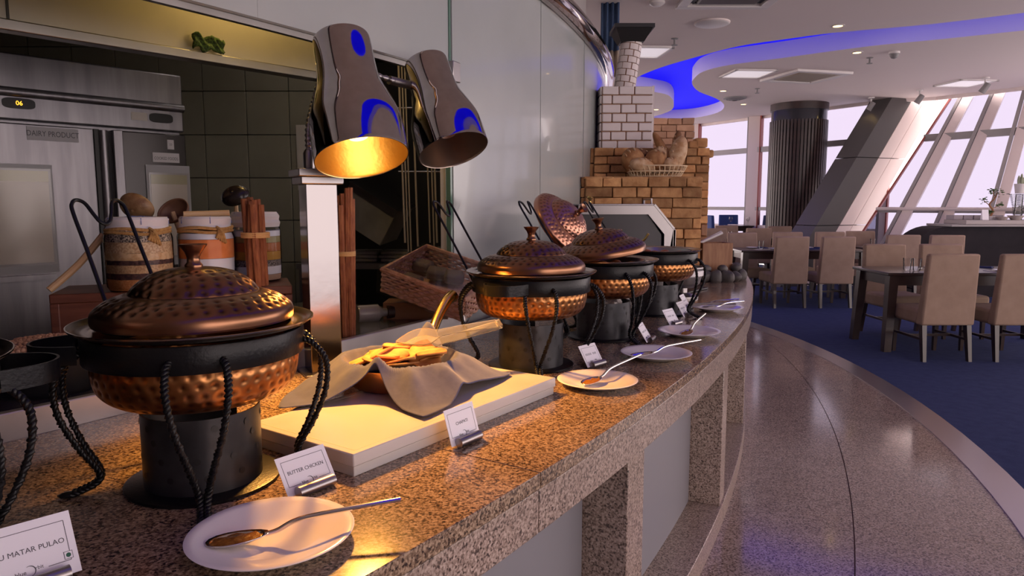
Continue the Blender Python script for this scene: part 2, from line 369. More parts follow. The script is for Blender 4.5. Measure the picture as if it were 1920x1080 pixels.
# ---- kitchen shell
kb = empty('wall_back', (0, 0, 0), kind='structure')
MB().span((-5, 5.06, 0), (-1.25, 5.15, 2.75)).build('wall_core', DARKWALL, kb, smooth=0)
tm = MB().span((-.146, -.012, -.146), (.146, .012, .146)).mesh('wall_tile', TILE, 0)
for i in range(11):
    for j in range(9):
        x = -1.40 - i * .297; z = .30 + j * .297
        if z < 2.7: obj('wall_tile', tm, kb, (x, 5.05, z), bevel=.003)
tag(MB().span((-5, 6.6, 0), (.70, 6.7, 2.75)).build('wall_far', DARKWALL, smooth=0), kind='structure')
tag(MB().span((-5.1, -2.5, 0), (-5.0, 6.7, 2.75)).build('wall_left', DARKWALL, smooth=0), kind='structure')
tag(MB().arc(CC, 5, RW - .06, -62, -8, 2.72, 2.76, 24).build('ceiling_kitchen', DARKWALL, smooth=0), kind='structure')

tag(MB().span((-9, -3.6, 0), (2.2, -3.45, CZ)).build('wall_rear_blocker', M('rear_blocker_paint', (.40, .35, .33), .7), smooth=0), kind='structure')  # unseen wall added behind the camera to darken the counter side
# ---- windows
GV = [((8.60, 14.25), (6.77, 13.2)), ((8.74 + .05, 14.0), (7.12, 12.8)), ((9.0, 13.4), (7.62, 12.4)), ((9.24, 12.9), (8.07, 11.8)), ((9.75, 12.3), (8.75, 11.15)), ((10.6, 11.4), (9.7, 10.3))]
def onw(i, z):   # point on mullion line i of the leaning facade at height z
    (tx, ty), (rx, ry) = GV[i]; t = (z - 1.35) / (CZ - 1.35); return Vector((rx + (tx - rx) * t, ry + (ty - ry) * t, z))
wd = empty('window_1', (0, 0, 0), kind='structure')
def beam4(mb, p, q, wx, dy):   # slanted bar between two points, width wx (sideways) and dy (depth)
    p = Vector(p); q = Vector(q); ax = (q - p).normalized(); side = ax.cross(Vector((.6, .8, 0))).normalized(); dep = side.cross(ax).normalized()
    c = [side * (-wx / 2) + dep * (-dy / 2), side * (wx / 2) + dep * (-dy / 2), side * (wx / 2) + dep * (dy / 2), side * (-wx / 2) + dep * (dy / 2)]
    mb.hexa([p + k for k in c], [q + k for k in c]); return mb
for i in range(6):
    beam4(MB(), onw(i, .25), onw(i, CZ + .02), .16 if i else .03, .12).build('mullion', MULL if i else REDTRIM, wd, smooth=0)
    if i:
        o = Vector((-.115, .05, 0)); beam4(MB(), onw(i, .25) + o, onw(i, CZ + .02) + o, .055, .16).build('mullion_seal', MULL_GR, wd, smooth=0)
for i in range(5):
    for z, h in ((2.70, .13), (1.34, .10), (.45, .12)):
        beam4(MB(), onw(i, z), onw(i + 1, z), h, .10).build('transom', MULL_GR if z > 1 else MULL, wd, smooth=0)
    for z0, z1 in ((.3, 1.34), (1.34, 2.70), (2.70, CZ)):
        o = Vector((.05, .07, 0)); MB().hexa([onw(i, z0) + o, onw(i + 1, z0) + o, onw(i + 1, z0) + o * 1.2, onw(i, z0) + o * 1.2], [onw(i, z1) + o, onw(i + 1, z1) + o, onw(i + 1, z1) + o * 1.2, onw(i, z1) + o * 1.2]).build('pane', PANE, wd, smooth=0)
rl = MB(); rl.tube([onw(i, 1.36) + Vector((-.14, -.2, 0)) for i in range(6)], .03, 8); rl.build('rail', MULL, wd)
# low upstand under both window bands
up = MB(); pts = [onw(i, .3) for i in range(6)]
for p, q in zip(pts, pts[1:]): up.hexa([p, q, q + Vector((.3, .3, 0)), p + Vector((.3, .3, 0))], [Vector((v.x, v.y, 0)) for v in (p, q, q + Vector((.3, .3, 0)), p + Vector((.3, .3, 0)))])
up.build('upstand', MULL, wd, smooth=0)
# upright far-left window band
wl = empty('window_2', (0, 0, 0), kind='structure')
A = Vector((5.0, 18.6, 0)); B = Vector((7.45, 14.31, 0)); D = (B - A).normalized()
def onl(s): return A + D * s
LT = (B - A).length
ss = [-5.0, -2.6, -.3, 1.62, 2.35, 3.2, LT]
for k, s_ in enumerate(ss):
    p = onl(s_); wv = .30 if k == 3 else .12
    beam4(MB(), p + Vector((0, 0, .1)), p + Vector((0, 0, CZ)), wv, .2).build('mullion', MULL, wl, smooth=0)
    beam4(MB(), onl(s_ - wv / 2 - .03) + Vector((0, 0, .1)), onl(s_ - wv / 2 - .03) + Vector((0, 0, CZ)), .07, .2).build('mullion_seal', MULL_GR, wl, smooth=0)
    beam4(MB(), onl(s_ + wv / 2 + .015) + Vector((0, 0, .1)), onl(s_ + wv / 2 + .015) + Vector((0, 0, CZ)), .025, .18).build('mullion_seal', REDTRIM, wl, smooth=0)
for s0, s1 in zip(ss, ss[1:]):
    for z in (.9, 1.33, 2.72):
        beam4(MB(), onl(s0) + Vector((0, 0, z)), onl(s1) + Vector((0, 0, z)), .12 if z > 2 else .08, .12).build('transom', MULL_GR if z > 1 else MULL, wl, smooth=0)
    for z0, z1 in ((.1, .9), (.9, 1.33), (1.33, 2.72), (2.72, CZ)):
        p, q = onl(s0), onl(s1); o = Vector((.05, .03, 0))
        MB().hexa([p + o + Vector((0, 0, z0)), q + o + Vector((0, 0, z0)), q + o * 1.2 + Vector((0, 0, z0)), p + o * 1.2 + Vector((0, 0, z0))], [p + o + Vector((0, 0, z1)), q + o + Vector((0, 0, z1)), q + o * 1.2 + Vector((0, 0, z1)), p + o * 1.2 + Vector((0, 0, z1))]).build('pane', PANE, wl, smooth=0)
# ---- great leaning strut at the corner (dark cladding, and faces coloured as if window-lit, with joints)
st = empty('trim_2', (0, 0, 0), kind='structure')
b0 = Vector((5.25, 12.55, 0)); t0 = Vector((7.95, 14.35, CZ)); axs = (t0 - b0)
def strut(name, f0, f1, o0, o1, mat, dep):
    p = b0 + axs * f0; q = b0 + axs * f1; X = Vector((.92, .39, 0)); Yv = Vector((.39, -.92, 0)) * -1
    MB().hexa([p + X * o0, p + X * o1, p + X * o1 + Yv * dep, p + X * o0 + Yv * dep], [q + X * o0, q + X * o1, q + X * o1 + Yv * dep, q + X * o0 + Yv * dep]).build(name, mat, st, smooth=0)
for f0, f1 in ((0, .30), (.304, .66), (.664, 1.02)):
    strut('cladding_panel', f0, f1, -.62, -.06, BEAM, .5)
    strut('cladding_panel', f0, f1, -.05, .28, BEAM_LIT, .45)
    strut('cladding_panel', f0, f1, .29, .66, BEAM_LIT, .35)
b0 = b0 + Vector((-.39, .92, 0)) * .04; strut('strut_core', -.05, 1.0, -.58, .42, BLACK, .3)

# ---- ceiling fittings
def fitting(name, label, cat, x, y, group=None): return empty(name, (x, y, CZ), 0, label, cat, group)
for (x, y, lb) in ((3.77, 8.508, 'recessed warm downlight just above the long blue ceiling band'), (4.697, 9.968, 'recessed warm downlight below the blue band beside the dome camera'), (3.856, 13.286, 'recessed warm downlight nearest the tip of the blue trough'), (4.794, 15.039, 'recessed warm downlight between the round vent and the dark column'), (3.152, 15.88, 'recessed warm downlight in the ceiling lobe beside the white brick stack')):
    f = fitting('downlight', lb, 'downlight', x, y, 'recessed ceiling downlights')
    MB().lathe([(.075, 0), (.078, -.006), (.055, -.010), (.05, .0)], 20).build('bezel', WHITE, f)
    MB().lathe([(0, -.004), (.05, -.006)], 16).build('lamp', WARM, f)
f = fitting('ceiling_speaker', 'flat round white ceiling speaker near the dark air vent', 'speaker', 2.273, 8.362)
MB().lathe([(.19, 0), (.19, -.02), (.17, -.03), (0, -.03)], 32).build('grille', WHITE, f); MB().lathe([(.2, 0), (.2, -.012), (.19, -.02), (.19, 0)], 32).build('rim', CEIL, f)
f = fitting('ceiling_sensor', 'small round ceiling sensor at the top edge above the oven', 'sensor', 1.478, 7.524)
MB().lathe([(.08, 0), (.08, -.02), (.04, -.045), (0, -.045)], 20).build('body', WHITE, f)
f = fitting('dome_camera', 'small grey dome camera on the ceiling below the blue band', 'camera', 5.187, 9.934)
MB().lathe([(.07, 0), (.07, -.03)], 20).build('base', WHITE, f); MB().lathe([(.062, -.03), (.055, -.06), (.035, -.085), (0, -.095)], 20).build('dome', GREYPL, f)
f = fitting('ceiling_vent', 'dark round exhaust vent between two warm downlights', 'vent', 4.337, 14.143)
for k in range(3): MB().lathe([(.20 - .055 * k, -.02 - .012 * k), (.16 - .055 * k, -.035 - .012 * k)], 24).build('ring', GREYPL, f)
MB().lathe([(.22, 0), (.22, -.02), (0, -.02)], 24).build('body', GREYPL, f)
for x, y, lb in ((2.028, 9.15, 'sprinkler head in the ceiling beyond the round speaker'), (5.05, 10.324, 'sprinkler head near the dome camera'), (4.396, 13.044, 'sprinkler head beside the round vent'), (3.9, 17.9, 'sprinkler head above the far left windows')):
    f = fitting('sprinkler', lb, 'sprinkler', x, y, 'ceiling sprinklers')
    MB().lathe([(.045, 0), (.045, -.008), (.012, -.012), (.012, -.07), (0, -.07)], 12).build('stem', GREYPL, f); MB().lathe([(0, -.075), (.04, -.078), (.04, -.084), (0, -.084)], 12).build('deflector', GREYPL, f)
def cassette(x, y, s, lb, dark):
    f = empty('air_conditioner', (x, y, CZ), .25 if not dark else .0, lb, 'air conditioner', 'ceiling cassette units')
    b = MB(); 
    for sx, sy, dx, dy in ((0, 1, s, .1), (0, -1, s, .1), (1, 0, .1, s - .2), (-1, 0, .1, s - .2)): b.box((sx * (s / 2 - .05), sy * (s / 2 - .05), -.02), (dx, dy, .04))
    b.build('frame', WHITE, f, bevel=.006)
    MB().box((0, 0, -.012), (s - .34, s - .34, .05)).build('intake_grille', M('ac_grille', (.33, .28, .22), .6) if not dark else M('dark_grille', (.10, .085, .085), .6), f, bevel=.02)
    for a in range(4): MB().box((0, s / 2 - .135, -.006), (s - .3, .05, .015)).build('air_slot', BLACK, f, rot=(0, 0, a * PI / 2))
cassette(4.722, 11.75, 1.0, 'square ceiling air conditioner beyond the blue band', False)
cassette(2.174, 7.2, .95, 'dark ceiling air conditioner cut off by the top edge', True)
for x, y, s, lb in ((3.722, 11.522, .6, 'square ceiling light panel left of the air conditioner'), (7.727, 12.421, .6, 'square ceiling light panel near the leaning windows'), (1.75, 9.9, .62, 'square ceiling light panel behind the white chimney pipe')):
    f = empty('light_panel', (x, y, CZ), .1, lb, 'ceiling light', 'square ceiling light panels')
    MB().box((0, 0, -.006), (s, s, .012)).build('diffuser', PANEL, f); b = MB()
    for a in range(4): b.box((0, s / 2 + .02, -.012), (s + .08, .04, .024), rotz(a * PI / 2))
    b.build('frame', WHITE, f)
for x, y, lit, lb in ((6.971, 14.1, 1, 'lit ceiling spotlight beside the leaning strut'), (7.379, 13.164, 0, 'unlit ceiling spotlight at the top of the leaning windows'), (7.731, 11.905, 0, 'unlit ceiling spotlight nearest the right edge')):
    f = empty('spotlight', (x, y, CZ), .4, lb, 'spotlight', 'swivel ceiling spotlights')
    MB().lathe([(.06, 0), (.06, -.025), (.015, -.03), (.015, -.12), (0, -.12)], 14).build('mount', WHITE, f)
    h = MB().lathe([(0, .09), (.045, .085), (.055, -.08), (.05, -.08), (.03, -.05), (0, -.05)], 16).build('head', GREYPL, f, (0, 0, -.17), (.5, .3, 0))
    if lit: MB().lathe([(0, -.078), (.048, -.079)], 14).build('bulb', WARM, h)

# ---- dark fluted column
c = empty('column', (5.98, 15.1, 0), kind='structure')
MB().lathe([(.52, 0), (.52, 3.2)], 48).build('core', DKCOL, c)
sl = MB().box((0, 0, 1.55), (.05, .045, 3.0)).mesh('slat', DKCOL, 0)
for k in range(52):
    t = 2 * PI * k / 52; obj('slat', sl, c, (.545 * math.cos(t), .545 * math.sin(t), .1), (0, 0, t))
MB().lathe([(.52, 3.1), (.545, 3.1), (.545, 3.36), (.52, 3.36)], 48).build('collar', M('column_collar', (.05, .05, .06), .15, .6), c)
MB().lathe([(.52, 3.36), (.57, 3.36), (.57, 3.5), (.5, 3.5)], 48).build('capital', DKCOL, c)
MB().lathe([(.5, 0), (.59, 0), (.59, .12), (.5, .12)], 48).build('base', DKCOL, c)
# ================================================================== BUFFET COUNTER
CT = .90; RF = 13.52; RB = 12.375
bc = empty('buffet_counter', (0, 0, 0), 0, 'long curved granite buffet counter with pilasters and grey front panels', 'counter')
MB().arc(CC, RB - .3, RF - .03, -52, 12, .78, CT - .04, 70).build('core', GROUT, bc)
j0 = -33.02 - 5.1 * 3
for k in range(12):
    a0 = j0 + 5.1 * k + .006; a1 = a0 + 5.1 - .012
    MB().arc(CC, RB, RF, a0, a1, CT - .035, CT, 10).build('worktop_slab', G_TOP, bc, bevel=.002, smooth=30)
    MB().arc(CC, RF - .035, RF - .004, a0, a1, .765, CT - .038, 10).build('edge_slab', G_FACE, bc, bevel=.002, smooth=30)
for k in range(12):
    ac = -30.4 + 5.55 * (k - 3); hw = math.degrees(.065 / 13.45)
    MB().arc(CC, 13.30, RF - .03, ac - hw, ac + hw, .1, .765, 2).build('pilaster', G_FACE, bc, bevel=.003, smooth=30)
    MB().arc(CC, 13.33, 13.352, ac + hw + .02, ac + 5.55 - hw - .02, .1, .765, 8).build('front_panel', FROST, bc, smooth=30)
    MB().arc(CC, 13.05, RF - .02, ac, ac + 5.55 - .01, 0, .10, 8).build('plinth_slab', G_FACE, bc, bevel=.002, smooth=30)
MB().arc(CC, 13.1, 13.33, -50, 12, .1, .78, 60).build('carcass', BLACK, bc)
# kitchen worktop behind, with raised steel lip
kw = empty('kitchen_worktop', (0, 0, 0), 0, 'olive reflective kitchen worktop with pale steel lip behind the granite', 'worktop')
MB().arc(CC, RB - .03, RB - .002, -50, -26.7, CT - .1, .968, 40).build('front_lip', STEEL_LIP if 'STEEL_LIP' in globals() else M('lip_steel', (.62, .58, .58), .36, .8, n=(8, (.55, .52, .52))), kw, bevel=.003)
MB().arc(CC, 11.45, RB - .031, -50, -26.7, .92, .958, 40).build('top', WORK, kw)
MB().arc(CC, 11.5, 12.2, -50, -26.7, 0, .92, 40).build('base_unit', DARKWALL, kw)

# ================================================================== CHAFING DISHES
def resample(prof, ds):
    out = [prof[0]]
    for (r0, z0), (r1, z1) in zip(prof, prof[1:]):
        L_ = math.hypot(r1 - r0, z1 - z0); m = max(1, int(L_ / ds))
        for k in range(1, m + 1): out.append((r0 + (r1 - r0) * k / m, z0 + (z1 - z0) * k / m))
    return out
def smoothp(pts, k=6): return [(p.x, p.z) for p in spline([(r, 0, z) for r, z in pts], k)]
def hammered(prof, rows, n=360, ds=.0026, depth=.0022, rad=.0056, gap=.026):
    P = np.array(resample(prof, ds)); s = np.concatenate([[0], np.cumsum(np.hypot(*np.diff(P, axis=0).T))])
    tan = np.gradient(P, axis=0); nrm = np.stack([tan[:, 1], -tan[:, 0]], 1); nrm /= np.maximum(np.linalg.norm(nrm, axis=1, keepdims=True), 1e-9)
    th = np.arange(n) * 2 * PI / n; D = np.zeros((len(P), n))
    for k, s0 in enumerate(rows):
        r0 = np.interp(s0, s, P[:, 0]); m = max(3, int(round(2 * PI * r0 / gap)))
        ph = (th * m / (2 * PI) + .5 * (k % 2)); dth = (ph - np.round(ph)) * 2 * PI / m
        d2 = (dth[None, :] * np.maximum(P[:, :1], .01)) ** 2 + (s[:, None] - s0) ** 2
        D += np.exp(-d2 / rad ** 2)
    D = np.clip(D, 0, 1)
    R = P[:, :1] - nrm[:, :1] * D * depth; Zz = P[:, 1:] - nrm[:, 1:] * D * depth
    V = np.stack([R * np.cos(th), R * np.sin(th), Zz + 0 * th], -1).reshape(-1, 3)
    mb = MB(); nr = len(P)
    f = [(j * n + i, j * n + (i + 1) % n, (j + 1) * n + (i + 1) % n, (j + 1) * n + i) for j in range(nr - 1) for i in range(n)]
    mb.add([tuple(v) for v in V], f); mb.a = D.reshape(-1).astype(np.float32); return mb
# lid profile from rim up to knob (local z from dish base)
lid_p = [(.183, 0), (.185, .004)] + smoothp([(.185, .004), (.185, .020), (.178, .033), (.156, .050), (.124, .062)], 5) + [(.120, .0605)] + smoothp([(.120, .0605), (.117, .068), (.104, .084), (.080, .101), (.050, .111), (.016, .115)], 5)
LS = sum(math.hypot(b[0] - a[0], b[1] - a[1]) for a, b in zip(lid_p, lid_p[1:]))
lid_me = hammered(lid_p, [.044, .060, .076, .112, .130, .148, .166, .184], depth=.0026).mesh('lid_body', BRONZE, 60)
pot_p = [(.0, .0), (.10, .0)] + smoothp([(.10, 0), (.150, .006), (.180, .028), (.190, .058), (.192, .085), (.192, .105)], 5)
pot_me = hammered(pot_p, [.168, .187, .206, .225, .244], depth=.0026).mesh('pot', COPPER, 60)
knob_me = MB().lathe([(.017, 0), (.017, .006), (.0125, .012), (.012, .022), (.016, .034), (.026, .048), (.0265, .051), (.022, .051), (.014, .044), (0, .042)], 20).mesh('knob', BRONZE)
rim_me = MB().lathe([(.170, -.002), (.196, -.004), (.212, .001), (.224, .009), (.2245, .012), (.222, .012), (.210, .005), (.19, .001), (.183, .004), (.170, .004)], 64).mesh('rim', RIM)
band_me = MB().lathe([(.195, 0), (.2025, 0), (.2035, .002), (.2035, .048), (.2025, .05), (.195, .05), (.195, 0)], 64).mesh('support_ring', IRON)
base_me = MB().lathe([(0, 0), (.146, 0), (.148, .002), (.148, .007), (.146, .008), (0, .008)], 56).mesh('base_plate', IRON)
def rope(mb, path, r=.0044, turns=16):
    P = spline(path, 12); N = len(P); L_ = [0]
    for a, b in zip(P, P[1:]): L_.append(L_[-1] + (b - a).length)
    u = None; fr = []
    for i, p in enumerate(P):
        d = (P[min(i + 1, N - 1)] - P[max(i - 1, 0)]).normalized()
        if u is None: u = d.orthogonal().normalized()
        u = (u - d * u.dot(d)).normalized(); fr.append((u.copy(), d.cross(u)))
    for ph in (0, PI):
        q = []
        for i, p in enumerate(P):
            t = ph + 2 * PI * turns * L_[i] / L_[-1]; q.append(p + (fr[i][0] * math.cos(t) + fr[i][1] * math.sin(t)) * r * .8)
        mb.tube(q, r, 6)
lg = MB()
for sgn in (-1, 1):
    def pt(r, dt, z): return (r * math.cos(sgn * dt), r * math.sin(sgn * dt), z)
    rope(lg, [pt(.200, .22, .285), pt(.222, .22, .275), pt(.247, .20, .235), pt(.243, .16, .17), pt(.215, .10, .10), pt(.185, .05, .045), pt(.195, .03, .022), pt(.235, .022, .006)], turns=20)
lg.ball((.238, 0, .006), (.022, .012, .006), 8, 5)
leg_me = lg.mesh('leg', IRON, 80)
bn = MB(); bn.lathe([(.109, .012), (.112, .008), (.112, .155), (.109, .155), (.109, .012)], 48, None, math.radians(-250), math.radians(60)); bn.lathe([(0, .009), (.11, .009)], 40)
bn.lathe([(0, .02), (.07, .02), (.075, .03), (.075, .085), (.06, .09), (0, .088)], 28)
burn_me = bn.mesh('burner', IRON_GREY)
vh = MB()
for k in range(34):
    t = math.radians(-235 + k * 8.6); z = (.04, .075, .11, .135)[(k * 3) % 4] ; 
    vh.lathe([(0, .0006), (.0068, .0006)], 8, rotz(t) @ TR(.1127, 0, z) @ Matrix.Rotation(PI / 2, 4, 'Y'))
vent_me = vh.mesh('vent_holes', BLACK, 0)
hd = MB(); q = []
ring = [( .200, -.075), (.235, -.066), (.268, -.045), (.283, -.015), (.283, .015), (.268, .045), (.235, .066), (.200, .075)]
ring = [(p.x, p.y) for p in spline([(x, y, 0) for x, y in ring], 4)]
v = []; f = []
for i, (x, y) in enumerate(ring): 
    d = Vector((x - .2, y)).normalized() * .004 if i not in (0, len(ring) - 1) else Vector((0, 0))
    v += [(x, y, 0), (x, y, .034), (x - d.x, y - d.y, .034), (x - d.x, y - d.y, 0)]
for i in range(len(ring) - 1):
    for k in range(4): f.append((4 * i + k, 4 * i + (k + 1) % 4, 4 * i + 4 + (k + 1) % 4, 4 * i + 4 + k))
hd.add(v, f); hand_me = hd.mesh('handle', IRON, 50)
hk = MB()
hk.tube(spline([(.200, -.060, .27), (.205, -.060, .30), (.30, -.058, .45), (.358, -.058, .540), (.370, -.053, .560), (.374, -.042, .567), (.366, -.029, .560), (.352, -.020, .538), (.342, -.011, .520), (.338, .0, .514), (.342, .011, .520), (.352, .020, .538), (.366, .029, .560), (.374, .042, .567), (.370, .053, .560), (.358, .058, .540), (.30, .058, .45), (.205, .060, .30), (.200, .060, .27)], 6), .0042, 8)
hook_me = hk.mesh('lid_hook', IRON)
def dish(x, y, legdeg, label, lid=True, tilt=None, openpot=False, handdeg=(-90, 90), hook=True, scale=1.):
    d = empty('chafing_dish', (x, y, CT), 0, label, 'chafing dish', 'copper chafing dishes on the buffet'); d.scale = (scale,) * 3
    nrm = math.atan2(y - CC[1], x - CC[0])
    obj('base_plate', base_me, d)
    b = obj('burner', burn_me, d, rot=(0, 0, nrm)); h = obj('vent_holes', vent_me, b); h['kind'] = 'stuff'
    obj('pot', pot_me, d, (0, 0, .174))
    obj('support_ring', band_me, d, (0, 0, .263))
    obj('rim', rim_me, d, (0, 0, .320))
    for k in range(4): obj('leg', leg_me, d, rot=(0, 0, math.radians(legdeg + 90 * k)))
    for a in handdeg: obj('handle', hand_me, d, (0, 0, .272), (0, 0, nrm + math.radians(a)))
    if hook: obj('lid_hook', hook_me, d, rot=(0, 0, nrm + PI))
    if lid:
        l = obj('lid', lid_me, d, (0, 0, .331) if not tilt else tilt[0], tilt[1] if tilt else None); l.scale = (1, 1, .91)
        obj('knob', knob_me, l, (0, 0, .113))
    if openpot:
        MB().lathe([(.168, .328), (.150, .275), (.14, .25), (0, .25)], 40).build('steel_insert', STEEL, d)
        mb = MB(); random.seed(3)
        for k in range(26):
            a = random.uniform(0, 6.28); r = .125 * math.sqrt(random.random()); mb.ball((r * math.cos(a), r * math.sin(a), .275 + random.uniform(0, .03)), (.03, .026, .02), 8, 5)
        o = mb.build('food', M('red_curry_pieces', (.28, .07, .02), .45, n=(40, (.36, .13, .05))), d); o['kind'] = 'stuff'
    return d
dish(-.985, .995, 8, 'copper chafing dish cut off by the left edge behind the MATAR PULAO card', handdeg=(75,))
dish(-.628, 1.395, -67, 'largest copper chafing dish with domed lid beside the BUTTER CHICKEN card', handdeg=(-120,))
dish(.066, 2.43, -84, 'copper chafing dish with closed lid just beyond the white board', handdeg=(-85,))
dish(.385, 2.955, -60, 'copper chafing dish with its lid set ajar, third from the front', tilt=((-.012, .0, .350), (.05, -.13, 0)), openpot=True, handdeg=(-150,))
dish(.735, 3.60, -40, 'open copper chafing dish without lid nearest the steel warmer', lid=False, openpot=True, handdeg=(-150,))
# the lid of the open dish hangs on the hook behind the third dish
hl = empty('hanging_copper_cover', (.235, 3.50, 1.345), 0, 'dented copper lid hanging tilted from a wire hook behind the dishes', 'lid'); hl.rotation_euler = Vector((0, 0, 1)).rotation_difference(Vector((.66, -.40, .55)).normalized()).to_euler()
obj('lid_body', M and lid_me.copy(), hl); hl.children[0].data.materials[0] = M('pink_copper', (.50, .25, .17), .28, 1., dent=(.20, .09, .06)); obj('knob', knob_me, hl, (0, 0, .113))
MB().lathe([(.0, .004), (.18, .004), (.181, 0)], 40).build('underside', RIM, hl)

# ================================================================== HEAT LAMP
lp = empty('heat_lamp', (-.632, 2.33, CT), 0, 'twin chrome heat lamp on a square polished steel post', 'heat lamp')
ang = math.radians(45 - 16)
MB().box((0, 0, .31), (.10, .10, .62)).build('post', CHROME_POST, lp, rot=(0, 0, ang), bevel=.002)
MB().box((0, 0, .632), (.135, .135, .024)).build('cap', STEEL, lp, rot=(0, 0, ang), bevel=.003)
MB().box((0, 0, .656), (.152, .152, .024)).build('cap', STEEL, lp, rot=(0, 0, ang), bevel=.003)
MB().box((0, 0, .004), (.15, .15, .008)).build('foot_plate', STEEL, lp, rot=(0, 0, ang), bevel=.002)
sp_p = smoothp([(.083, 0), (.088, .006), (.0905, .10), (.098, .155), (.115, .205), (.134, .265), (.139, .32), (.139, .395)], 6)
sh_out = MB().lathe([(0, -.004), (.03, -.006), (.06, -.006), (.078, -.004)] + sp_p + [(.1385, .397), (.137, .397)], 64).mesh('shade', CHROME, 50)
sh_in_p = [(r - .0035, z) for r, z in sp_p]
def lamp_head(top, bot, lit, aim):
    top = Vector(top); bot = Vector(bot); ax = (bot - top).normalized()
    q = Vector((0, 0, 1)).rotation_difference(ax)
    base = Vector(lp.location)
    sh = obj('shade', sh_out, lp, top - base); sh.rotation_mode = 'QUATERNION'; sh.rotation_quaternion = q
    MB().lathe([(0, .06), (.07, .062)] + [p for p in sh_in_p if p[1] > .06] + [(.1365, .397)], 64).build('lining', LINING_LIT if lit else LINING_OFF, sh, smooth=60)
    MB().lathe([(0, .33), (.03, .325), (.046, .30), (.048, .28), (.03, .23), (.02, .2), (.02, .06)], 24).build('bulb', M('lit_bulb', (1, .8, .4), .3, emit=((1, .66, .30), 2.4)) if lit else M('dark_bulb', (.25, .1, .06), .1), sh)
    MB().lathe([(0, .0), (.014, 0), (.014, .06), (.011, .062), (.011, .09)], 16).build('collar', STEEL, sh, (.085, 0, .10), (0, PI / 2, 0)) if False else None
    if lit:
        ld = bpy.data.lights.new('heat_bulb', 'SPOT'); ld.energy = 84; ld.color = (1, .44, .085); ld.spot_size = math.radians(96); ld.spot_blend = .45; ld.shadow_soft_size = .045
        lo = bpy.data.objects.new('heat_bulb', ld); COL.objects.link(lo); lo.parent = sh; lo.location = (0, 0, .345); lo.rotation_euler = (PI, 0, 0)
    return ax
lamp_head((-.525, 2.26, 1.955), (-.445, 2.13, 1.60), True, None)
lamp_head((-.345, 2.93, 2.015), (-.222, 2.79, 1.65), False, None)
lpb = Vector(lp.location)
def flex(pts, name='gooseneck'):
    P = spline([Vector(p) - lpb for p in pts], 22); mb = MB()
    mb.tube(P, [.0105 + .0022 * math.cos(i * PI / 2) for i in range(len(P))], 10); return mb.build(name, STEEL, lp, smooth=80)
flex([(-.648, 2.30, 1.62), (-.652, 2.32, 1.70), (-.652, 2.395, 1.79), (-.62, 2.37, 1.86), (-.57, 2.32, 1.89)])
flex([(-.615, 2.33, 1.63), (-.63, 2.40, 1.78), (-.62, 2.52, 1.90), (-.55, 2.66, 1.935), (-.44, 2.82, 1.925), (-.38, 2.90, 1.92)])
for x, y in ((-.648, 2.30), (-.615, 2.33)):
    MB().lathe([(.018, 0), (.019, .01), (.019, .05), (.014, .06), (.0, .06)], 16).build('socket', STEEL, lp, Vector((x, y, 1.568)) - lpb)
MB().tube([Vector((-.47, 2.79, 1.928)) - lpb, Vector((-.38, 2.9, 1.92)) - lpb], .017, 14).build('swivel_joint', STEEL, lp)

# ================================================================== MARBLE BOARD, PAN, NAPKIN, CHAPATIS
bd = math.atan2(.65, .455)
wb = empty('serving_board', (-.245, 1.825, CT), bd, 'thick white marble serving board lit yellow under the heat lamp', 'board')
MB().box((0, 0, .036), (.79, .36, .028)).build('top_slab', MARBLE, wb, bevel=.003)
MB().box((0, 0, .011), (.782, .352, .022)).build('base_slab', MARBLE, wb, bevel=.002)
gr = MB()
for s_ in (-1, 1): gr.box((0, s_ * .162, .0501), (.75, .0025, .0004)); gr.box((s_ * .375, 0, .0501), (.0025, .324, .0004))
gr.build('inlay_groove', M('groove', (.55, .48, .40), .6), wb)
PX, PY, PZ = -.318, 1.985, .95
pan = empty('serving_pan', (PX, PY, PZ), 0, 'round copper pan with a brass handle under the grey napkin', 'pan')
MB().lathe([(0, .002), (.11, 0), (.138, .004), (.152, .02), (.158, .06), (.163, .062), (.1635, .066), (.155, .064), (.149, .024), (.135, .009), (0, .007)], 56).build('bowl', COPPER, pan)
hp = spline([(.045, .150, .055), (.060, .21, .085), (.075, .27, .135), (.10, .34, .185), (.118, .385, .20)], 8)
MB().tube(hp, [.012 + .009 * i / (len(hp) - 1) for i in range(len(hp))], 12).build('handle', GOLD, pan)
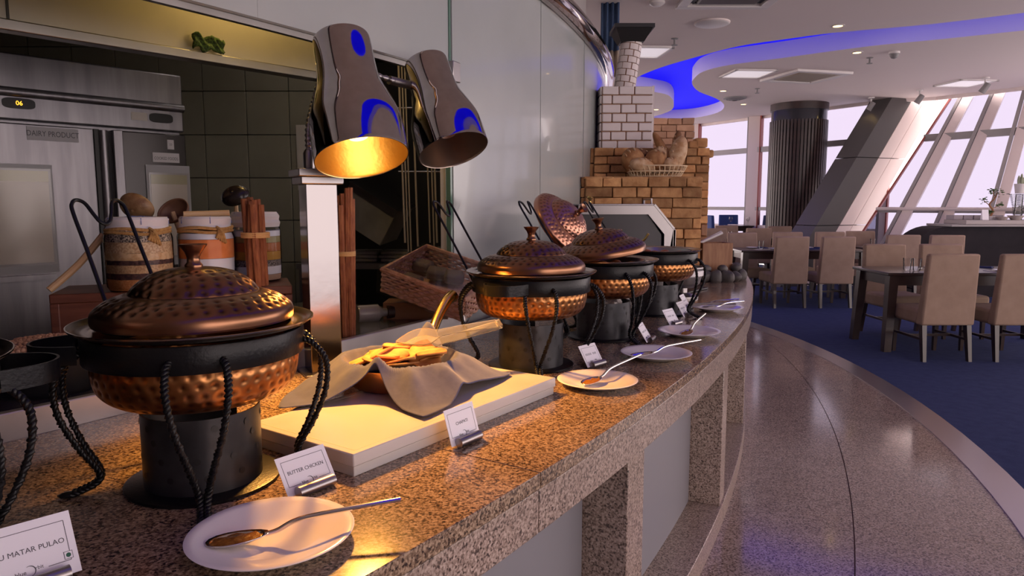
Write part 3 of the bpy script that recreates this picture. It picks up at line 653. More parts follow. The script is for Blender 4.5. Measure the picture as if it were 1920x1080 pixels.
# napkin: cloth sunk into the pan; two corners swept to the front, one to the right, one over the handle
CORN = [(-132, .385), (-73, .375), (14, .325), (100, .26)]; MID = [.182, .235, .215, .235]
def reach(t):
    t = math.degrees(t)
    for k in range(4):
        c0, r0 = CORN[k]; c1, r1 = CORN[(k + 1) % 4]
        if k == 3: c1 += 360
        for tt_ in (t, t + 360, t - 360):
            if c0 <= tt_ <= c1:
                q_ = (tt_ - c0) / (c1 - c0); m_ = MID[k]
                return m_ + (r0 - m_) * max(0, 1 - q_ * 2) ** 1.7 if q_ < .5 else m_ + (r1 - m_) * max(0, q_ * 2 - 1) ** 1.7
    return .2
def wrap(a_): return math.atan2(math.sin(a_), math.cos(a_))
nt, nr_ = 192, 46; vs = []; fs = []; rim_r = .163
for j in range(nr_ + 1):
    for i in range(nt):
        t = 2 * PI * i / nt - PI; B_ = reach(t); r = B_ * (j / nr_); fold = math.sin(5 * t + .6) * .5 + math.sin(9 * t + 1.9) * .35 + math.sin(14 * t) * .25
        if r < rim_r:
            q_ = r / rim_r; z = .018 + .062 * q_ ** 4 + .005 * fold * q_ ** 2
        else:
            e = r - rim_r; drop = .078 * (1 - max(0, 1 - e / .15) ** 1.5)
            z = .080 - drop + .016 * fold * min(1, e / .03) * max(0, 1 - e / .17)
            ridge = math.exp(-(wrap(t - math.radians(-73)) / .10) ** 2) + .8 * math.exp(-(wrap(t - math.radians(14)) / .10) ** 2) + .7 * math.exp(-(wrap(t - math.radians(-40)) / .12) ** 2)
            z += .020 * ridge * min(1, e / .05) * max(0, 1 - e / .22)
        wa = math.exp(-(wrap(t - math.radians(-102)) / .15) ** 2); z += wa * .034 * max(0, min(1, (r - .13) / .04))
        wh_ = math.exp(-(wrap(t - math.radians(73)) / .17) ** 2); z += wh_ * (.075 + .25 * max(0, r - rim_r)) * max(0, min(1, (r - .15) / .05))
        z = max(z, .0035 + .002 * (1 + fold))
        vs.append((r * math.cos(t), r * math.sin(t), z))
for j in range(nr_):
    for i in range(nt): fs.append((j * nt + i, j * nt + (i + 1) % nt, (j + 1) * nt + (i + 1) % nt, (j + 1) * nt + i))
nk = MB().add(vs, fs).build('napkin', NAPKIN, None, (PX, PY, PZ + .003), smooth=180)
so = nk.modifiers.new('thick', 'SOLIDIFY'); so.thickness = .0018; so.offset = 1
tag(nk, 'grey cloth napkin draped over the copper pan of chapatis', 'napkin')
spots = [(-.045, -.035, .035, .1, -.10, 20), (.03, -.05, .042, -.12, .05, 60), (-.02, .02, .050, .08, .12, 100), (.055, .01, .055, .15, -.14, -20), (-.06, .03, .046, -.2, .1, 150), (.005, -.015, .066, .14, .06, 40), (.05, -.045, .068, -.08, -.16, 5), (-.035, -.06, .052, .22, .12, 75), (.075, -.03, .060, .1, -.3, 120), (.02, .05, .066, -.14, .1, 15), (-.075, -.015, .060, .1, .3, 200)]
place = ['leftmost, leaning at the rim', 'at the front middle', 'in the middle of the pile', 'towards the right rim', 'far left, tipped up', 'near the top', 'long top piece', 'front left, half hidden', 'right end, bent down', 'at the back of the pile', 'pointed piece rising at the left']
for k, (x, y, z, rx, ry, rzd) in enumerate(spots):
    m_ = MB(); R_ = .086; vs = [(0, 0, 0)]; fs = []; na, nr = 14, 4
    a1 = PI * (.9 if k % 3 else 1.05)
    for i in range(nr + 1):
        for q in range(na + 1):
            t = a1 * q / na; r = R_ * (i + .15) / (nr + .15) * (1 + .05 * math.sin(3 * t + k)); vs.append((r * math.cos(t), r * math.sin(t) * 1.1 - .04, .006 * math.sin(t * 2 + k) + .5 * r * r * (1 if k % 2 else -1)))
    vs = vs[1:]
    for i in range(nr):
        for q in range(na): fs.append((i * (na + 1) + q, (i + 1) * (na + 1) + q, (i + 1) * (na + 1) + q + 1, i * (na + 1) + q + 1))
    m_.add(vs, fs); c_ = m_.build('chapati', CHAPATI, None, (PX + x * 1.05, PY + y * 1.0, PZ + z * .85 + .034), (rx, ry, math.radians(rzd)), smooth=180)
    so = c_.modifiers.new('thick', 'SOLIDIFY'); so.thickness = .0045; so.offset = 0
    tag(c_, 'folded golden chapati in the napkin, ' + place[k], 'flatbread', 'chapatis in the napkin')
# clear tongs resting across the napkin
tg = empty('serving_tongs', (-.215, 2.06, PZ + .118), math.radians(26), 'clear acrylic serving tongs with golden glints on the chapatis', 'tongs', rot=(.55, -.14, math.radians(22)))
for s_ in (-1, 1):
    m_ = MB(); pr = [(-.13, .002), (-.10, .020), (-.06, .034), (-.03, .031), (-.005, .017), (.02, .014), (.10, .015), (.185, .017)]
    pr = [(p.x, p.y) for p in spline([(a, b, 0) for a, b in pr], 4)]; v = []; f = []
    for i, (x, h) in enumerate(pr):
        zc = s_ * (.016 - .012 * max(0, (x - .05) / .14)) * (1 if x > -.06 else 1.1)
        v += [(x, -h, zc + .002), (x, h, zc + .002), (x, h, zc - .002), (x, -h, zc - .002)]
    for i in range(len(pr) - 1):
        for k in range(4): f.append((4 * i + k, 4 * i + (k + 1) % 4, 4 * i + 4 + (k + 1) % 4, 4 * i + 4 + k)[::-1])
    f += [(0, 1, 2, 3), tuple(4 * (len(pr) - 1) + k for k in (3, 2, 1, 0))]
    m_.add(v, f).build('arm', ACRYL, tg)
MB().box((.19, 0, 0), (.016, .030, .016)).build('hinge_block', ACRYL, tg, bevel=.003)

# ================================================================== PLATES, SPOONS, CARDS
plate_me = MB().lathe([(0, .0065), (.066, .006), (.078, .009), (.118, .0205), (.1325, .0235), (.134, .0225), (.132, .0205), (.118, .016), (.08, .003), (.075, 0), (.07, 0), (.068, .0025), (0, .0025)], 72).mesh('plate', PORC, 50)
PL = [(-.398, 1.119, 1.0, 'white oval-looking plate with a sauced spoon in the foreground'), (.264, 2.143, .93, 'white plate with a curry spoon at the end of the marble board'), (.526, 2.542, .96, 'white plate with a clean serving spoon, third along the counter edge'), (.756, 2.986, .98, 'white plate with a brown sauce spoon, fourth along the counter edge'), (1.078, 3.686, 1.0, 'farthest white plate, piled with tongs and spoons')]
for x, y, s_, lb in PL:
    o = obj('plate', plate_me, None, (x, y, CT + .0005)); o.scale = (s_, s_, s_); tag(o, lb, 'plate', 'plates along the counter edge')
def spoon(p, q, zp, zq, lb, food, bl=.085, bw=.05):
    p = Vector((*p, zp)); q = Vector((*q, zq)); L_ = (q - p).length; d = q - p
    rz_ = math.atan2(d.y, d.x); s = empty('serving_spoon', p, 0, lb, 'spoon', 'serving spoons on plates', rot=(0, -math.asin(d.z / L_), rz_))
    v = []; f = []; nu, nv = 16, 8    # bowl: shallow shell, long axis +x
    for j in range(nv + 1):
        rr = j / nv
        for i in range(nu):
            t = 2 * PI * i / nu; ex = bl / 2 * rr * math.cos(t); ey = bw / 2 * rr * math.sin(t) * (1 - .18 * math.cos(t)); v.append((ex, ey, -.012 * (1 - rr * rr)))
    for j in range(nv):
        for i in range(nu): f.append((j * nu + i, j * nu + (i + 1) % nu, (j + 1) * nu + (i + 1) % nu, (j + 1) * nu + i))
    b = MB().add(v, f).build('bowl', M('spoon_steel', (.72, .68, .66), .12, 1.), s, smooth=180); so = b.modifiers.new('t', 'SOLIDIFY'); so.thickness = .0015
    MB().tube(spline([(bl / 2 - .008, 0, -.002), (bl / 2 + .012, 0, .001), (bl / 2 + .04, 0, .012), (bl / 2 + .08, 0, .016), (L_, 0, .018)], 8), .0042, 10).build('handle', MATS['spoon_steel'], s)
    if food:
        v = []; f = []
        for j in range(nv + 1):
            rr = j / nv
            for i in range(nu):
                t = 2 * PI * i / nu; v.append((-.004 + bl * .43 * rr * math.cos(t), bw * .42 * rr * math.sin(t), -.002 + .004 * (1 - rr) + .0018 * math.sin(9 * t + 7 * rr) * rr))
        for j in range(nv):
            for i in range(nu): f.append((j * nu + i, j * nu + (i + 1) % nu, (j + 1) * nu + (i + 1) % nu, (j + 1) * nu + i))
        MB().add(v, f).build('sauce', CURRY, s, smooth=180)['label'] = 'brown curry left in the spoon'
    return s
spoon((-.445, 1.095), (-.190, 1.165), CT + .021, CT + .038, 'steel spoon full of curry on the foreground plate', True, .10, .05)
spoon((.245, 2.125), (.425, 2.30), CT + .021, CT + .046, 'steel spoon with yellow-brown sauce on the plate by the board', True)
spoon((.47, 2.51), (.70, 2.585), CT + .021, CT + .040, 'clean steel spoon on the third plate', False, .095, .05)
spoon((.735, 2.94), (.86, 3.12), CT + .021, CT + .055, 'steel spoon with brown sauce on the fourth plate', True)
spoon((1.03, 3.66), (1.21, 3.66), CT + .024, CT + .036, 'front steel spoon on the farthest plate', False)
spoon((.98, 3.74), (1.20, 3.71), CT + .026, CT + .038, 'back steel spoon on the farthest plate', False)
tt = empty('metal_tongs', (1.03, 3.70, CT + .030), .0, 'steel tongs lying on the farthest plate', 'tongs', rot=(0, -.02, .05))
for s_ in (-1, 1): MB().tube(spline([(-.09, s_ * .018, 0), (-.03, s_ * .016, .003), (.08, s_ * .012, .003), (.15, s_ * .004, 0)], 5), .005, 8).build('arm', M('tong_steel', (.35, .33, .33), .2, 1.), tt)
def card(bl, br, lb, words, wd=None, hgt=.078, lean=32, dot=False, sz=None):
    bl = Vector((*bl, 0)); br = Vector((*br, 0)); c = (bl + br) / 2; wd = wd or (br - bl).length; d = br - bl; rz_ = math.atan2(d.y, d.x)
    s = empty('menu_card', (c.x, c.y, CT), rz_, lb, 'menu card', 'buffet menu cards')
    MB().lathe([(0, -wd * .36), (.0115, -wd * .36), (.0115, wd * .36), (0, wd * .36)], 20).build('holder', STEEL, s, (0, -.006, .0115), (0, PI / 2, 0))
    th = math.radians(90 - lean)
    p = MB().box((0, hgt / 2, 0), (wd, hgt, .0006)).build('card', CARD, s, (0, .003, .004), (th, 0, 0))
    fr = MB(); iw, ih = wd * .84, hgt * .70; t_ = .0009
    for y_ in (.86,): fr.box((0, hgt * y_, .0005), (iw, t_, .0002))
    for s_ in (-1, 1): fr.box((s_ * iw / 2, hgt * .54, .0005), (t_, hgt * .64, .0002)); fr.box((s_ * iw * .36, hgt * .22, .0005), (iw * .28, t_, .0002))
    fr.build('printed_border', INK, p)
    n_ = len(words); text(words, sz or min(.011, wd * 1.25 / n_), INK, p, (0, hgt * .55, .0005), (0, 0, 0))
    text('blue', .0085, INK, p, (-.0115, hgt * .23, .0005), (0, 0, 0)); text('rbit', .0075, INK, p, (.0125, hgt * .255, .0005), (0, 0, 0))
    m_ = MB(); cr = []
    for i in range(13): 
        t = math.radians(-75 + 190 * i / 12); cr.append((.0075 * math.cos(t), hgt * .235 + .0075 * math.sin(t), .0006))
    m_.tube(cr, [.0002 + .0006 * math.sin(PI * i / 12) for i in range(13)], 5).build('crescent_mark', INK, p)
    if dot:
        o = MB(); x0, y0 = wd * .40, hgt * .30
        for s_ in (-1, 1): o.box((x0 + s_ * .0055, y0, .0007), (.0007, .0117, .0002)); o.box((x0, y0 + s_ * .0055, .0007), (.0117, .0007, .0002))
        o.build('mark_frame', INK, p); MB().box((x0, y0, .0006), (.0103, .0103, .0002)).build('mark_ground', CARD, p); MB().lathe([(0, .0009), (.0034, .0009)], 16).build('veg_mark', INK_G, p, (x0, y0, 0))
    return s
card((-.735, .935), (-.660, 1.015), 'white menu card reading MATAR PULAO with a green dot mark', 'KAJU MATAR PULAO', wd=.128, dot=True, sz=.0108, hgt=.095)
card((-.425, 1.285), (-.35, 1.383), 'white menu card reading BUTTER CHICKEN in front of the largest dish', 'BUTTER CHICKEN', wd=.115)
card((-.140, 1.563), (-.070, 1.660), 'white menu card reading CHAPATI leaning at the white board', 'CHAPATI', wd=.105, sz=.0105, hgt=.085, lean=17)
card((.255, 2.335), (.325, 2.40), 'small white menu card behind the plate at the end of the board', 'VEG KOLHAPURI', wd=.095) if False else None
def blank_card(bl, br, lb, wd=.095, hgt=.08, lean=32):
    bl = Vector((*bl, 0)); br = Vector((*br, 0)); c = (bl + br) / 2; d = br - bl
    s = empty('menu_card', (c.x, c.y, CT), math.atan2(d.y, d.x), lb, 'menu card', 'buffet menu cards')
    MB().lathe([(0, -wd * .36), (.0115, -wd * .36), (.0115, wd * .36), (0, wd * .36)], 16).build('holder', STEEL, s, (0, -.006, .0115), (0, PI / 2, 0))
    p = MB().box((0, hgt / 2, 0), (wd, hgt, .0006)).build('card', CARD, s, (0, .003, .004), (math.radians(90 - lean), 0, 0))
    fr = MB()
    for s_ in (-1, 1): fr.box((s_ * wd * .42, hgt * .54, .0005), (.0009, hgt * .64, .0002)); fr.box((s_ * wd * .28, hgt * .22, .0005), (wd * .24, .0009, .0002))
    fr.box((0, hgt * .86, .0005), (wd * .84, .0009, .0002)); fr.build('printed_border', INK, p)
    text('blue', .0085, INK, p, (-.0115, hgt * .23, .0005), (0, 0, 0)); text('rbit', .0075, INK, p, (.0125, hgt * .255, .0005), (0, 0, 0))
    g = MB()
    for k in range(9): g.box(((k - 4) * .0068, hgt * .55, .0005), (.0045, .0075, .0002)) if k != 5 else None
    g.build('smudged_lettering', M('faded_ink', (.36, .36, .39), .6), p)
blank_card((.262, 2.365), (.322, 2.43), 'small blurred menu card behind the second plate')
blank_card((.545, 2.80), (.58, 2.88), 'menu card standing edge-on behind the third plate')
blank_card((.72, 3.19), (.79, 3.27), 'menu card leaning in front of the fourth plate and third dish')
blank_card((.845, 3.44), (.90, 3.53), 'menu card with long holder beside the open dish')
blank_card((.93, 3.72), (.97, 3.80), 'farthest menu card, left of the plate of tongs')
# ================================================================== KITCHEN
# two-door steel fridge; local x along the front, -y towards the viewer
fr = empty('fridge', (-2.05, 3.625, 0), math.atan2(.763, .646) , 'tall two-door stainless fridge with DAIRY PRODUCT notice', 'fridge')
W_ = .52
MB().span((-.62, .03, .08), (.40, .75, 2.14)).build('cabinet', STEEL_FR, fr, bevel=.006)
MB().span((-.62, -.02, 1.84), (.40, .03, 2.14)).build('top_panel', STEEL_FR, fr, bevel=.008)
MB().tube([(-.62, -.02, 1.965), (.40, -.02, 1.965)], .022, 12).build('bullnose_rail', STEEL_FR, fr)
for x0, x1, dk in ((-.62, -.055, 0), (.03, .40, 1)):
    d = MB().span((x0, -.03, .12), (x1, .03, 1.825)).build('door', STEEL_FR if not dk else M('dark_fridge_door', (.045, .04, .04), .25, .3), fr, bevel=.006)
    px = (x0 + x1) / 2
    pw = (-.62, -.27) if not dk else (.20, .39)
    MB().span((pw[0] - .02, -.036, 1.13), (pw[1] + .02, -.031, 1.64 if not dk else 1.66)).build('window_frame', M('frame_grey', (.38, .38, .40), .5), d)
    MB().span((pw[0], -.040, 1.18), (pw[1], -.037, 1.60)).build('paper_sheet', PAPER, d)
    MB().span((pw[0], -.044, 1.56), (pw[1], -.041, 1.61)).build('tape_strip', M('yellowed_tape', (.42, .40, .26), .3), d)
    MB().span((pw[0] - .01, -.045, 1.17), (pw[1] + .01, -.0445, 1.62)).build('plastic_pocket', FILM, d)
MB().span((-.62, -.06, 1.10), (-.27, -.03, 1.125)).build('document_ledge', STEEL_FR, fr)
MB().span((-.052, -.025, .12), (-.028, .02, 1.825)).build('door_gasket', BLACK, fr)
MB().tube([(-.012, -.028, .2), (-.012, -.028, 1.82)], .020, 12).build('handle_bar', STEEL_FR, fr)
MB().span((.028, -.045, .12), (.075, -.03, 1.825)).build('door_edge', STEEL_FR, fr, bevel=.004)
def pill(x, z, w_, lit):
    o = MB().prism([(x + w_ / 2 * math.copysign(abs(math.cos(t)) ** .5, math.cos(t)), z + .024 * math.copysign(abs(math.sin(t)) ** .6, math.sin(t))) for t in [2 * PI * i / 24 for i in range(24)]], 0, .006, Matrix.Rotation(PI / 2, 4, 'X')).build('display', BLACK, fr, (0, -.021, 0))
    if lit: text('06', .028, M('amber_digits', (1, .45, .05), .5, emit=((1, .42, .03), 2.5)), fr, (x, -.029, z), (PI / 2, 0, 0), 'display_digits')
pill(-.36, 1.915, .13, 1); pill(.28, 1.905, .12, 0)
MB().span((.13, -.0225, 1.885), (.21, -.0205, 1.925)).build('torn_sticker', PAPER, fr)
MB().span((-.34, -.0325, 1.752), (-.125, -.0305, 1.815)).build('notice_strip', M('notice_paper', (.40, .39, .41), .6), fr)
text('DAIRY PRODUCT', .036, INK, fr, (-.2325, -.033, 1.783), (PI / 2, 0, 0), sx=.78)
MB().span((.22, -.0325, 1.675), (.36, -.0305, 1.725)).build('notice_strip', M('notice_white', (.60, .58, .60), .6), fr)
text('COOKED FOODS', .022, INK, fr, (.29, -.033, 1.695), (PI / 2, 0, 0), sx=.72)
MB().span((.30, -.0325, 1.745), (.335, -.0305, 1.795)).build('small_tag', MATS['notice_white'], fr); text('33', .016, INK, fr, (.3175, -.033, 1.77), (PI / 2, 0, 0))
for x in (-.58, .36): MB().lathe([(0, 0), (.02, 0), (.02, .08), (0, .08)], 12).build('foot', BLACK, fr, (x, .1, 0))
# extraction hood
hd_ = empty('extraction_hood', (-1.23, 2.75, 2.0), math.atan2(.9, .731), 'long stainless extraction hood glowing gold at its right end', 'hood')
MB().span((-1.1, 0, .03), (.62, .03, .72)).build('fascia', HOOD, hd_)
MB().span((-1.1, -.03, -.005), (.62, .03, .03)).build('drip_lip', STEEL_DK, hd_, bevel=.004)
MB().span((-1.1, .03, .5), (.62, .9, .55)).build('filter_deck', STEEL_DK, hd_)
MB().span((.59, .03, .06), (.62, .2, .72)).build('end_cheek', STEEL_DK, hd_)
MB().span((-.565, -.004, .03), (-.558, 0, .72)).build('panel_joint', BLACK, hd_)
kl = empty('added_hood_light', (-.83, 2.90, 2.50), 0, 'unseen warm light added between the glass header and hood', 'lamp')  # unseen lamp added to turn the hood fascia gold
MB().lathe([(.05, .06), (.055, 0), (.048, -.005), (.04, .02), (0, .02)], 20).build('housing', STEEL, kl); MB().ball((0, 0, 0), .028, 12, 8).build('bulb', M('hood_glow', (1, .8, .4), .4, emit=((1, .62, .2), 20)), kl)
ld = bpy.data.lights.new('hood_glow_bulb', 'POINT'); ld.energy = 6; ld.color = (1, .66, .2); ld.shadow_soft_size = .04
lo = bpy.data.objects.new('hood_glow_bulb', ld); COL.objects.link(lo); lo.parent = kl; lo.location = (0, 0, -.04)
kt = empty('added_kitchen_fill', (-1.0, 4.15, 2.70), 0, 'unseen tube light added under the dark kitchen ceiling', 'lamp')  # unseen tube added to brighten the back of the kitchen
MB().box((0, 0, 0), (1.1, .10, .03)).build('housing', WHITE, kt); MB().tube([(-.5, 0, -.03), (.5, 0, -.03)], .016, 10).build('tube', M('kitchen_fill_glow', (1, .95, .9), .5, emit=((1, .88, .80), 9)), kt)
gc = MB(); vs = []
for j in range(9):
    for i in range(15): vs.append((-.06 + .12 * i / 14, -.02 + .014 * math.sin(i * 1.3 + j) * .5, .008 + .05 * j / 8 + .008 * math.sin(i * .9)))
gc.add(vs, [(j * 15 + i, j * 15 + i + 1, (j + 1) * 15 + i + 1, (j + 1) * 15 + i) for j in range(8) for i in range(14)])
o = gc.build('green_cloth', GREENCL, None, (-1.165, 2.80, 2.03), (0, 0, math.atan2(.9, .731)), smooth=180); o.modifiers.new('t', 'SOLIDIFY').thickness = .012
tag(o, 'crumpled dark green striped cloth on the hood lip', 'cloth')
# wooden stand with jars
bxr = math.atan2(.25, .66)
bx = empty('wooden_stand', (-1.10, 2.36, .958), bxr, 'dark red-brown wooden stand carrying the layered jars', 'stand')
MB().span((-.36, -.13, .20), (.34, .13, .229)).build('top', WOOD_RED, bx, bevel=.003)
MB().span((-.36, -.13, 0), (-.335, .13, .20)).build('side', WOOD_RED, bx, bevel=.003); MB().span((.315, -.13, 0), (.34, .13, .20)).build('side', WOOD_RED, bx, bevel=.003)
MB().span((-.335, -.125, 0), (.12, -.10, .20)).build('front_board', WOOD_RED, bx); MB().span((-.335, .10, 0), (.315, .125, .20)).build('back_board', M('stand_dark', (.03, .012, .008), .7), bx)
BT = .958 + .23
def jar(x, y, r, h, layers, label, kind):
    j = empty('layered_jar', (x, y, BT), 0, label, 'jar', 'layered jars on the wooden stand')
    MB().lathe([(0, .003), (r * .9, .003), (r * .98, .015), (r, .03), (r, h * .74), (r * .95, h * .82), (r * .86, h * .87), (r * .86, h)], 48).build('glass', JARGLASS, j)
    z = .006
    for k, (t, m_, bumpy) in enumerate(layers):
        z1 = z + t; ri = r * .965 if k else r * .93
        rr = r * .965 if z1 < h * .78 else r * .90
        pr = [(0, z), (ri, z + .0005), (rr, z1 - .0005), (0, z1)]
        MB().lathe(pr, 40).build('layer', m_, j)
        if bumpy:
            mb = MB(); rg = random.Random(k)
            for q in range(60 if bumpy > .008 else 170):
                a = rg.uniform(0, 6.28); zz = rg.uniform(z + .004, z1 - .003); mb.ball((0, 0, 0), (bumpy, bumpy * .35, bumpy * .6), 6, 4, rotz(a) @ TR(ri * .965, 0, zz) @ Matrix.Rotation(PI / 2, 4, 'Z') @ Matrix.Rotation(rg.uniform(-1, 1), 4, 'Y'))
            mb.build('grains', m_, j)['kind'] = 'stuff'
        z = z1
    cloth = M('check_cloth', (.62, .60, .62), .85)
    MB().lathe([(0, h + .008), (r * .86, h + .007), (r * .91, h), (r * .90, h - .012), (r * .88, h - .02)] + ([(r * .92, h - .026), (r * .95, h - .032)] if kind != 3 else []), 40).build('cloth_cap', cloth, j)
    st_ = MB()
    for k in range(5):
        a = k * 1.25 + .3; st_.tube([(r * .915 * math.cos(a), r * .915 * math.sin(a), h - .015), (r * .915 * math.cos(a) * .98, r * .915 * math.sin(a) * .98, h + .004), (r * .2 * math.cos(a + 1.5), r * .2 * math.sin(a + 1.5), h + .0095)], .0014, 5)
    st_.build('blue_check_line', M('blue_thread', (.10, .14, .33), .8), j)
    if kind != 3:
        tw = MB()
        for k in range(2): tw.tube([(r * .925 * math.cos(t), r * .925 * math.sin(t), h - .030 - .011 * k + .003 * math.sin(3 * t + k)) for t in [2 * PI * i / 40 for i in range(40)]], .0055, 7, closed=True)
        for k in range(5): tw.tube(spline([(r * .93 * math.cos(-.75), r * .93 * math.sin(-.75), h - .026), (r * 1.02 * math.cos(-.72 + .05 * k), r * 1.02 * math.sin(-.72), h - .04), (r * .99 * math.cos(-.8 + .09 * k), r * .99 * math.sin(-.8 + .09 * k), h - .062 - .004 * k)], 5), .005, 6)
        tw.build('twine', TWINE, j)
    else:
        MB().lathe([(r * .95, h - .045), (r * .99, h - .03), (r * .94, h - .02), (r * .97, h - .008), (r * .92, h)], 40).build('cloth_roll', M('white_cloth_roll', (.58, .57, .58), .8, bump=(25, .6)), j)
    return j
def G(nm, c1, c2, sc=160): return M(nm, c1, .8, n=(sc, c2, .42, .58), bump=(sc, .6))
seedd = G('dark_seed', (.03, .022, .02), (.50, .42, .33), 190); pale = G('pale_grain', (.42, .27, .15), (.60, .45, .28)); tan_ = G('tan_grain', (.36, .22, .12), (.52, .36, .20)); purple = G('purple_bean', (.035, .015, .018), (.09, .04, .035), 90); orange = G('orange_lentil', (.42, .17, .06), (.52, .25, .10), 220); almond = G('almond_flake', (.50, .33, .17), (.62, .45, .27), 60)
jar(-1.175, 2.235, .098, .222, [(.034, orange, 0), (.018, purple, .006), (.026, tan_, .008), (.014, purple, .006), (.022, almond, .014), (.034, pale, .006), (.040, seedd, .004)], 'tall glass jar of layered grains, seeds and nuts tied with twine', 1)
jar(-1.01, 2.345, .088, .222, [(.088, M('white_powder', (.66, .68, .76), .8), 0), (.062, M('orange_powder', (.62, .19, .05), .8, n=(30, (.70, .25, .08))), 0), (.02, M('white_powder', (.66, .68, .76), .8), 0)], 'glass jar of white and orange powder bands tied with twine', 1)
jar(-.905, 2.505, .086, .235, [(.02, M('tan_powder', (.45, .30, .22), .8), 0), (.028, MATS['white_powder'], 0), (.022, G('pepper', (.06, .05, .05), (.30, .27, .26), 220), .003), (.03, M('mustard_powder', (.42, .24, .05), .8), 0), (.03, M('brown_powder', (.38, .14, .05), .8), 0), (.022, M('olive_powder', (.30, .27, .12), .8), 0), (.02, MATS['white_powder'], 0)], 'glass jar of striped spice powders with a rolled cloth lid', 3)
# coconut shell ladles and sticks behind the jars
def ladle(c, rx, rz_, tilt, roll, mat, lb, foot):
    l = empty('coconut_ladle', c, 0, lb, 'ladle', 'coconut shell ladles behind the jars')
    v = []; f = []; nu, nv = 24, 8
    for j in range(nv + 1):
        t = PI / 2 * j / nv
        for i in range(nu): a = 2 * PI * i / nu; v.append((rx * math.sin(t) * math.cos(a), rx * .8 * math.sin(t) * math.sin(a), -rx * .62 * math.cos(t)))
    for j in range(nv):
        for i in range(nu): f.append((j * nu + i, j * nu + (i + 1) % nu, (j + 1) * nu + (i + 1) % nu, (j + 1) * nu + i))
    b = MB().add(v, f).build('shell', mat, l, rot=(tilt, roll, 0), smooth=180); b.modifiers.new('t', 'SOLIDIFY').thickness = .004
    MB().tube([(0, 0, -.005), Vector(foot) - Vector(c)], .008, 8).build('handle', WOOD_LT, l)
coco = M('coconut_shell', (.20, .10, .045), .4, n=(26, (.36, .22, .11)), bump=(60, .5)); coco2 = M('coconut_inner', (.14, .065, .04), .5, n=(20, (.20, .10, .06))); coco3 = M('dark_shell', (.018, .012, .012), .25, n=(9, (.20, .13, .07), .6, .75))
ladle((-1.275, 2.43, 1.45), .060, .04, -1.15, .25, coco, 'striped coconut shell ladle leaning behind the tallest grain jar', (-1.30, 2.42, 1.19))
ladle((-1.175, 2.47, 1.435), .058, .04, 1.05, -.35, coco2, 'plain brown coconut shell ladle between the first two jars', (-1.10, 2.46, 1.19))
ladle((-1.005, 2.60, 1.485), .052, .04, -2.1, -.2, coco3, 'dark patterned coconut shell ladle above the striped spice jar', (-1.0, 2.595, 1.0))
o = MB().tube(spline([(-1.42, 2.16, 1.195), (-1.36, 2.22, 1.27), (-1.305, 2.27, 1.36)], 4), .011, 10).build('bamboo_stick', WOOD_LT); tag(o, 'pale bamboo stick leaning left of the grain jar', 'stick')
o = MB().tube([(-1.06, 2.30, 1.424), (-.935, 2.36, 1.428)], .010, 10).build('wooden_stick', WOOD_LT); tag(o, 'short wooden stick lying on the orange and white jar', 'stick')
def bundle(x, y, z0, L_, R_, n_, lb, seed):
    b = empty('cinnamon_bundle', (x, y, z0), 0, lb, 'cinnamon', 'bundles of cinnamon sticks'); rg = random.Random(seed)
    for k in range(n_):
        a = k * 2.4; r = R_ * math.sqrt((k + .4) / n_); h = L_ * rg.uniform(.88, 1.0); lx, ly = rg.uniform(-.012, .012), rg.uniform(-.012, .012)
        MB().tube([(r * math.cos(a), r * math.sin(a), 0), (r * math.cos(a) + lx * .4, r * math.sin(a) + ly, h * .5), (r * math.cos(a) + lx, r * math.sin(a) + ly, h)], [.0105, .0125, .011], 7).build('cinnamon_stick', CINN, b)
    tw = MB()
    for k in range(3): tw.tube([((R_ + .013) * math.cos(t), (R_ + .013) * math.sin(t), L_ * .55 + .006 * k) for t in [2 * PI * i / 24 for i in range(24)]], .0035, 6, closed=True)
    tw.build('rubber_band', M('raffia', (.62, .38, .16), .8), b)
bundle(-.845, 2.34, BT, .295, .030, 11, 'thick bundle of cinnamon sticks in front of the striped spice jar', 1)
bundle(-.625, 2.66, .958, .56, .022, 10, 'tall thin bundle of cinnamon sticks behind the steel post', 2)
# chickpeas
cpz = empty('chickpea_pot', (-1.262, 1.885, .958), 0, 'black pot heaped with dried chickpeas at the left', 'pot')
MB().lathe([(0, 0), (.115, 0), (.128, .02), (.135, .11), (.139, .118), (.136, .12), (.130, .11), (.12, .05), (0, .05)], 48).build('pot', BLACK, cpz)
mb = MB(); rg = random.Random(9)
ico = [(0, 0)]
for k in range(420):
    r = .128 * math.sqrt((k + .5) / 420); a = k * 2.39996; z = .118 + .022 * (1 - (r / .128) ** 2) + rg.uniform(-.003, .003); q = rg.uniform(.0058, .0072); mb.ball((r * math.cos(a), r * math.sin(a), z), (q, q * .93, q), 7, 5)
mb.build('chickpeas', CHICK, cpz, smooth=80)['kind'] = 'stuff'
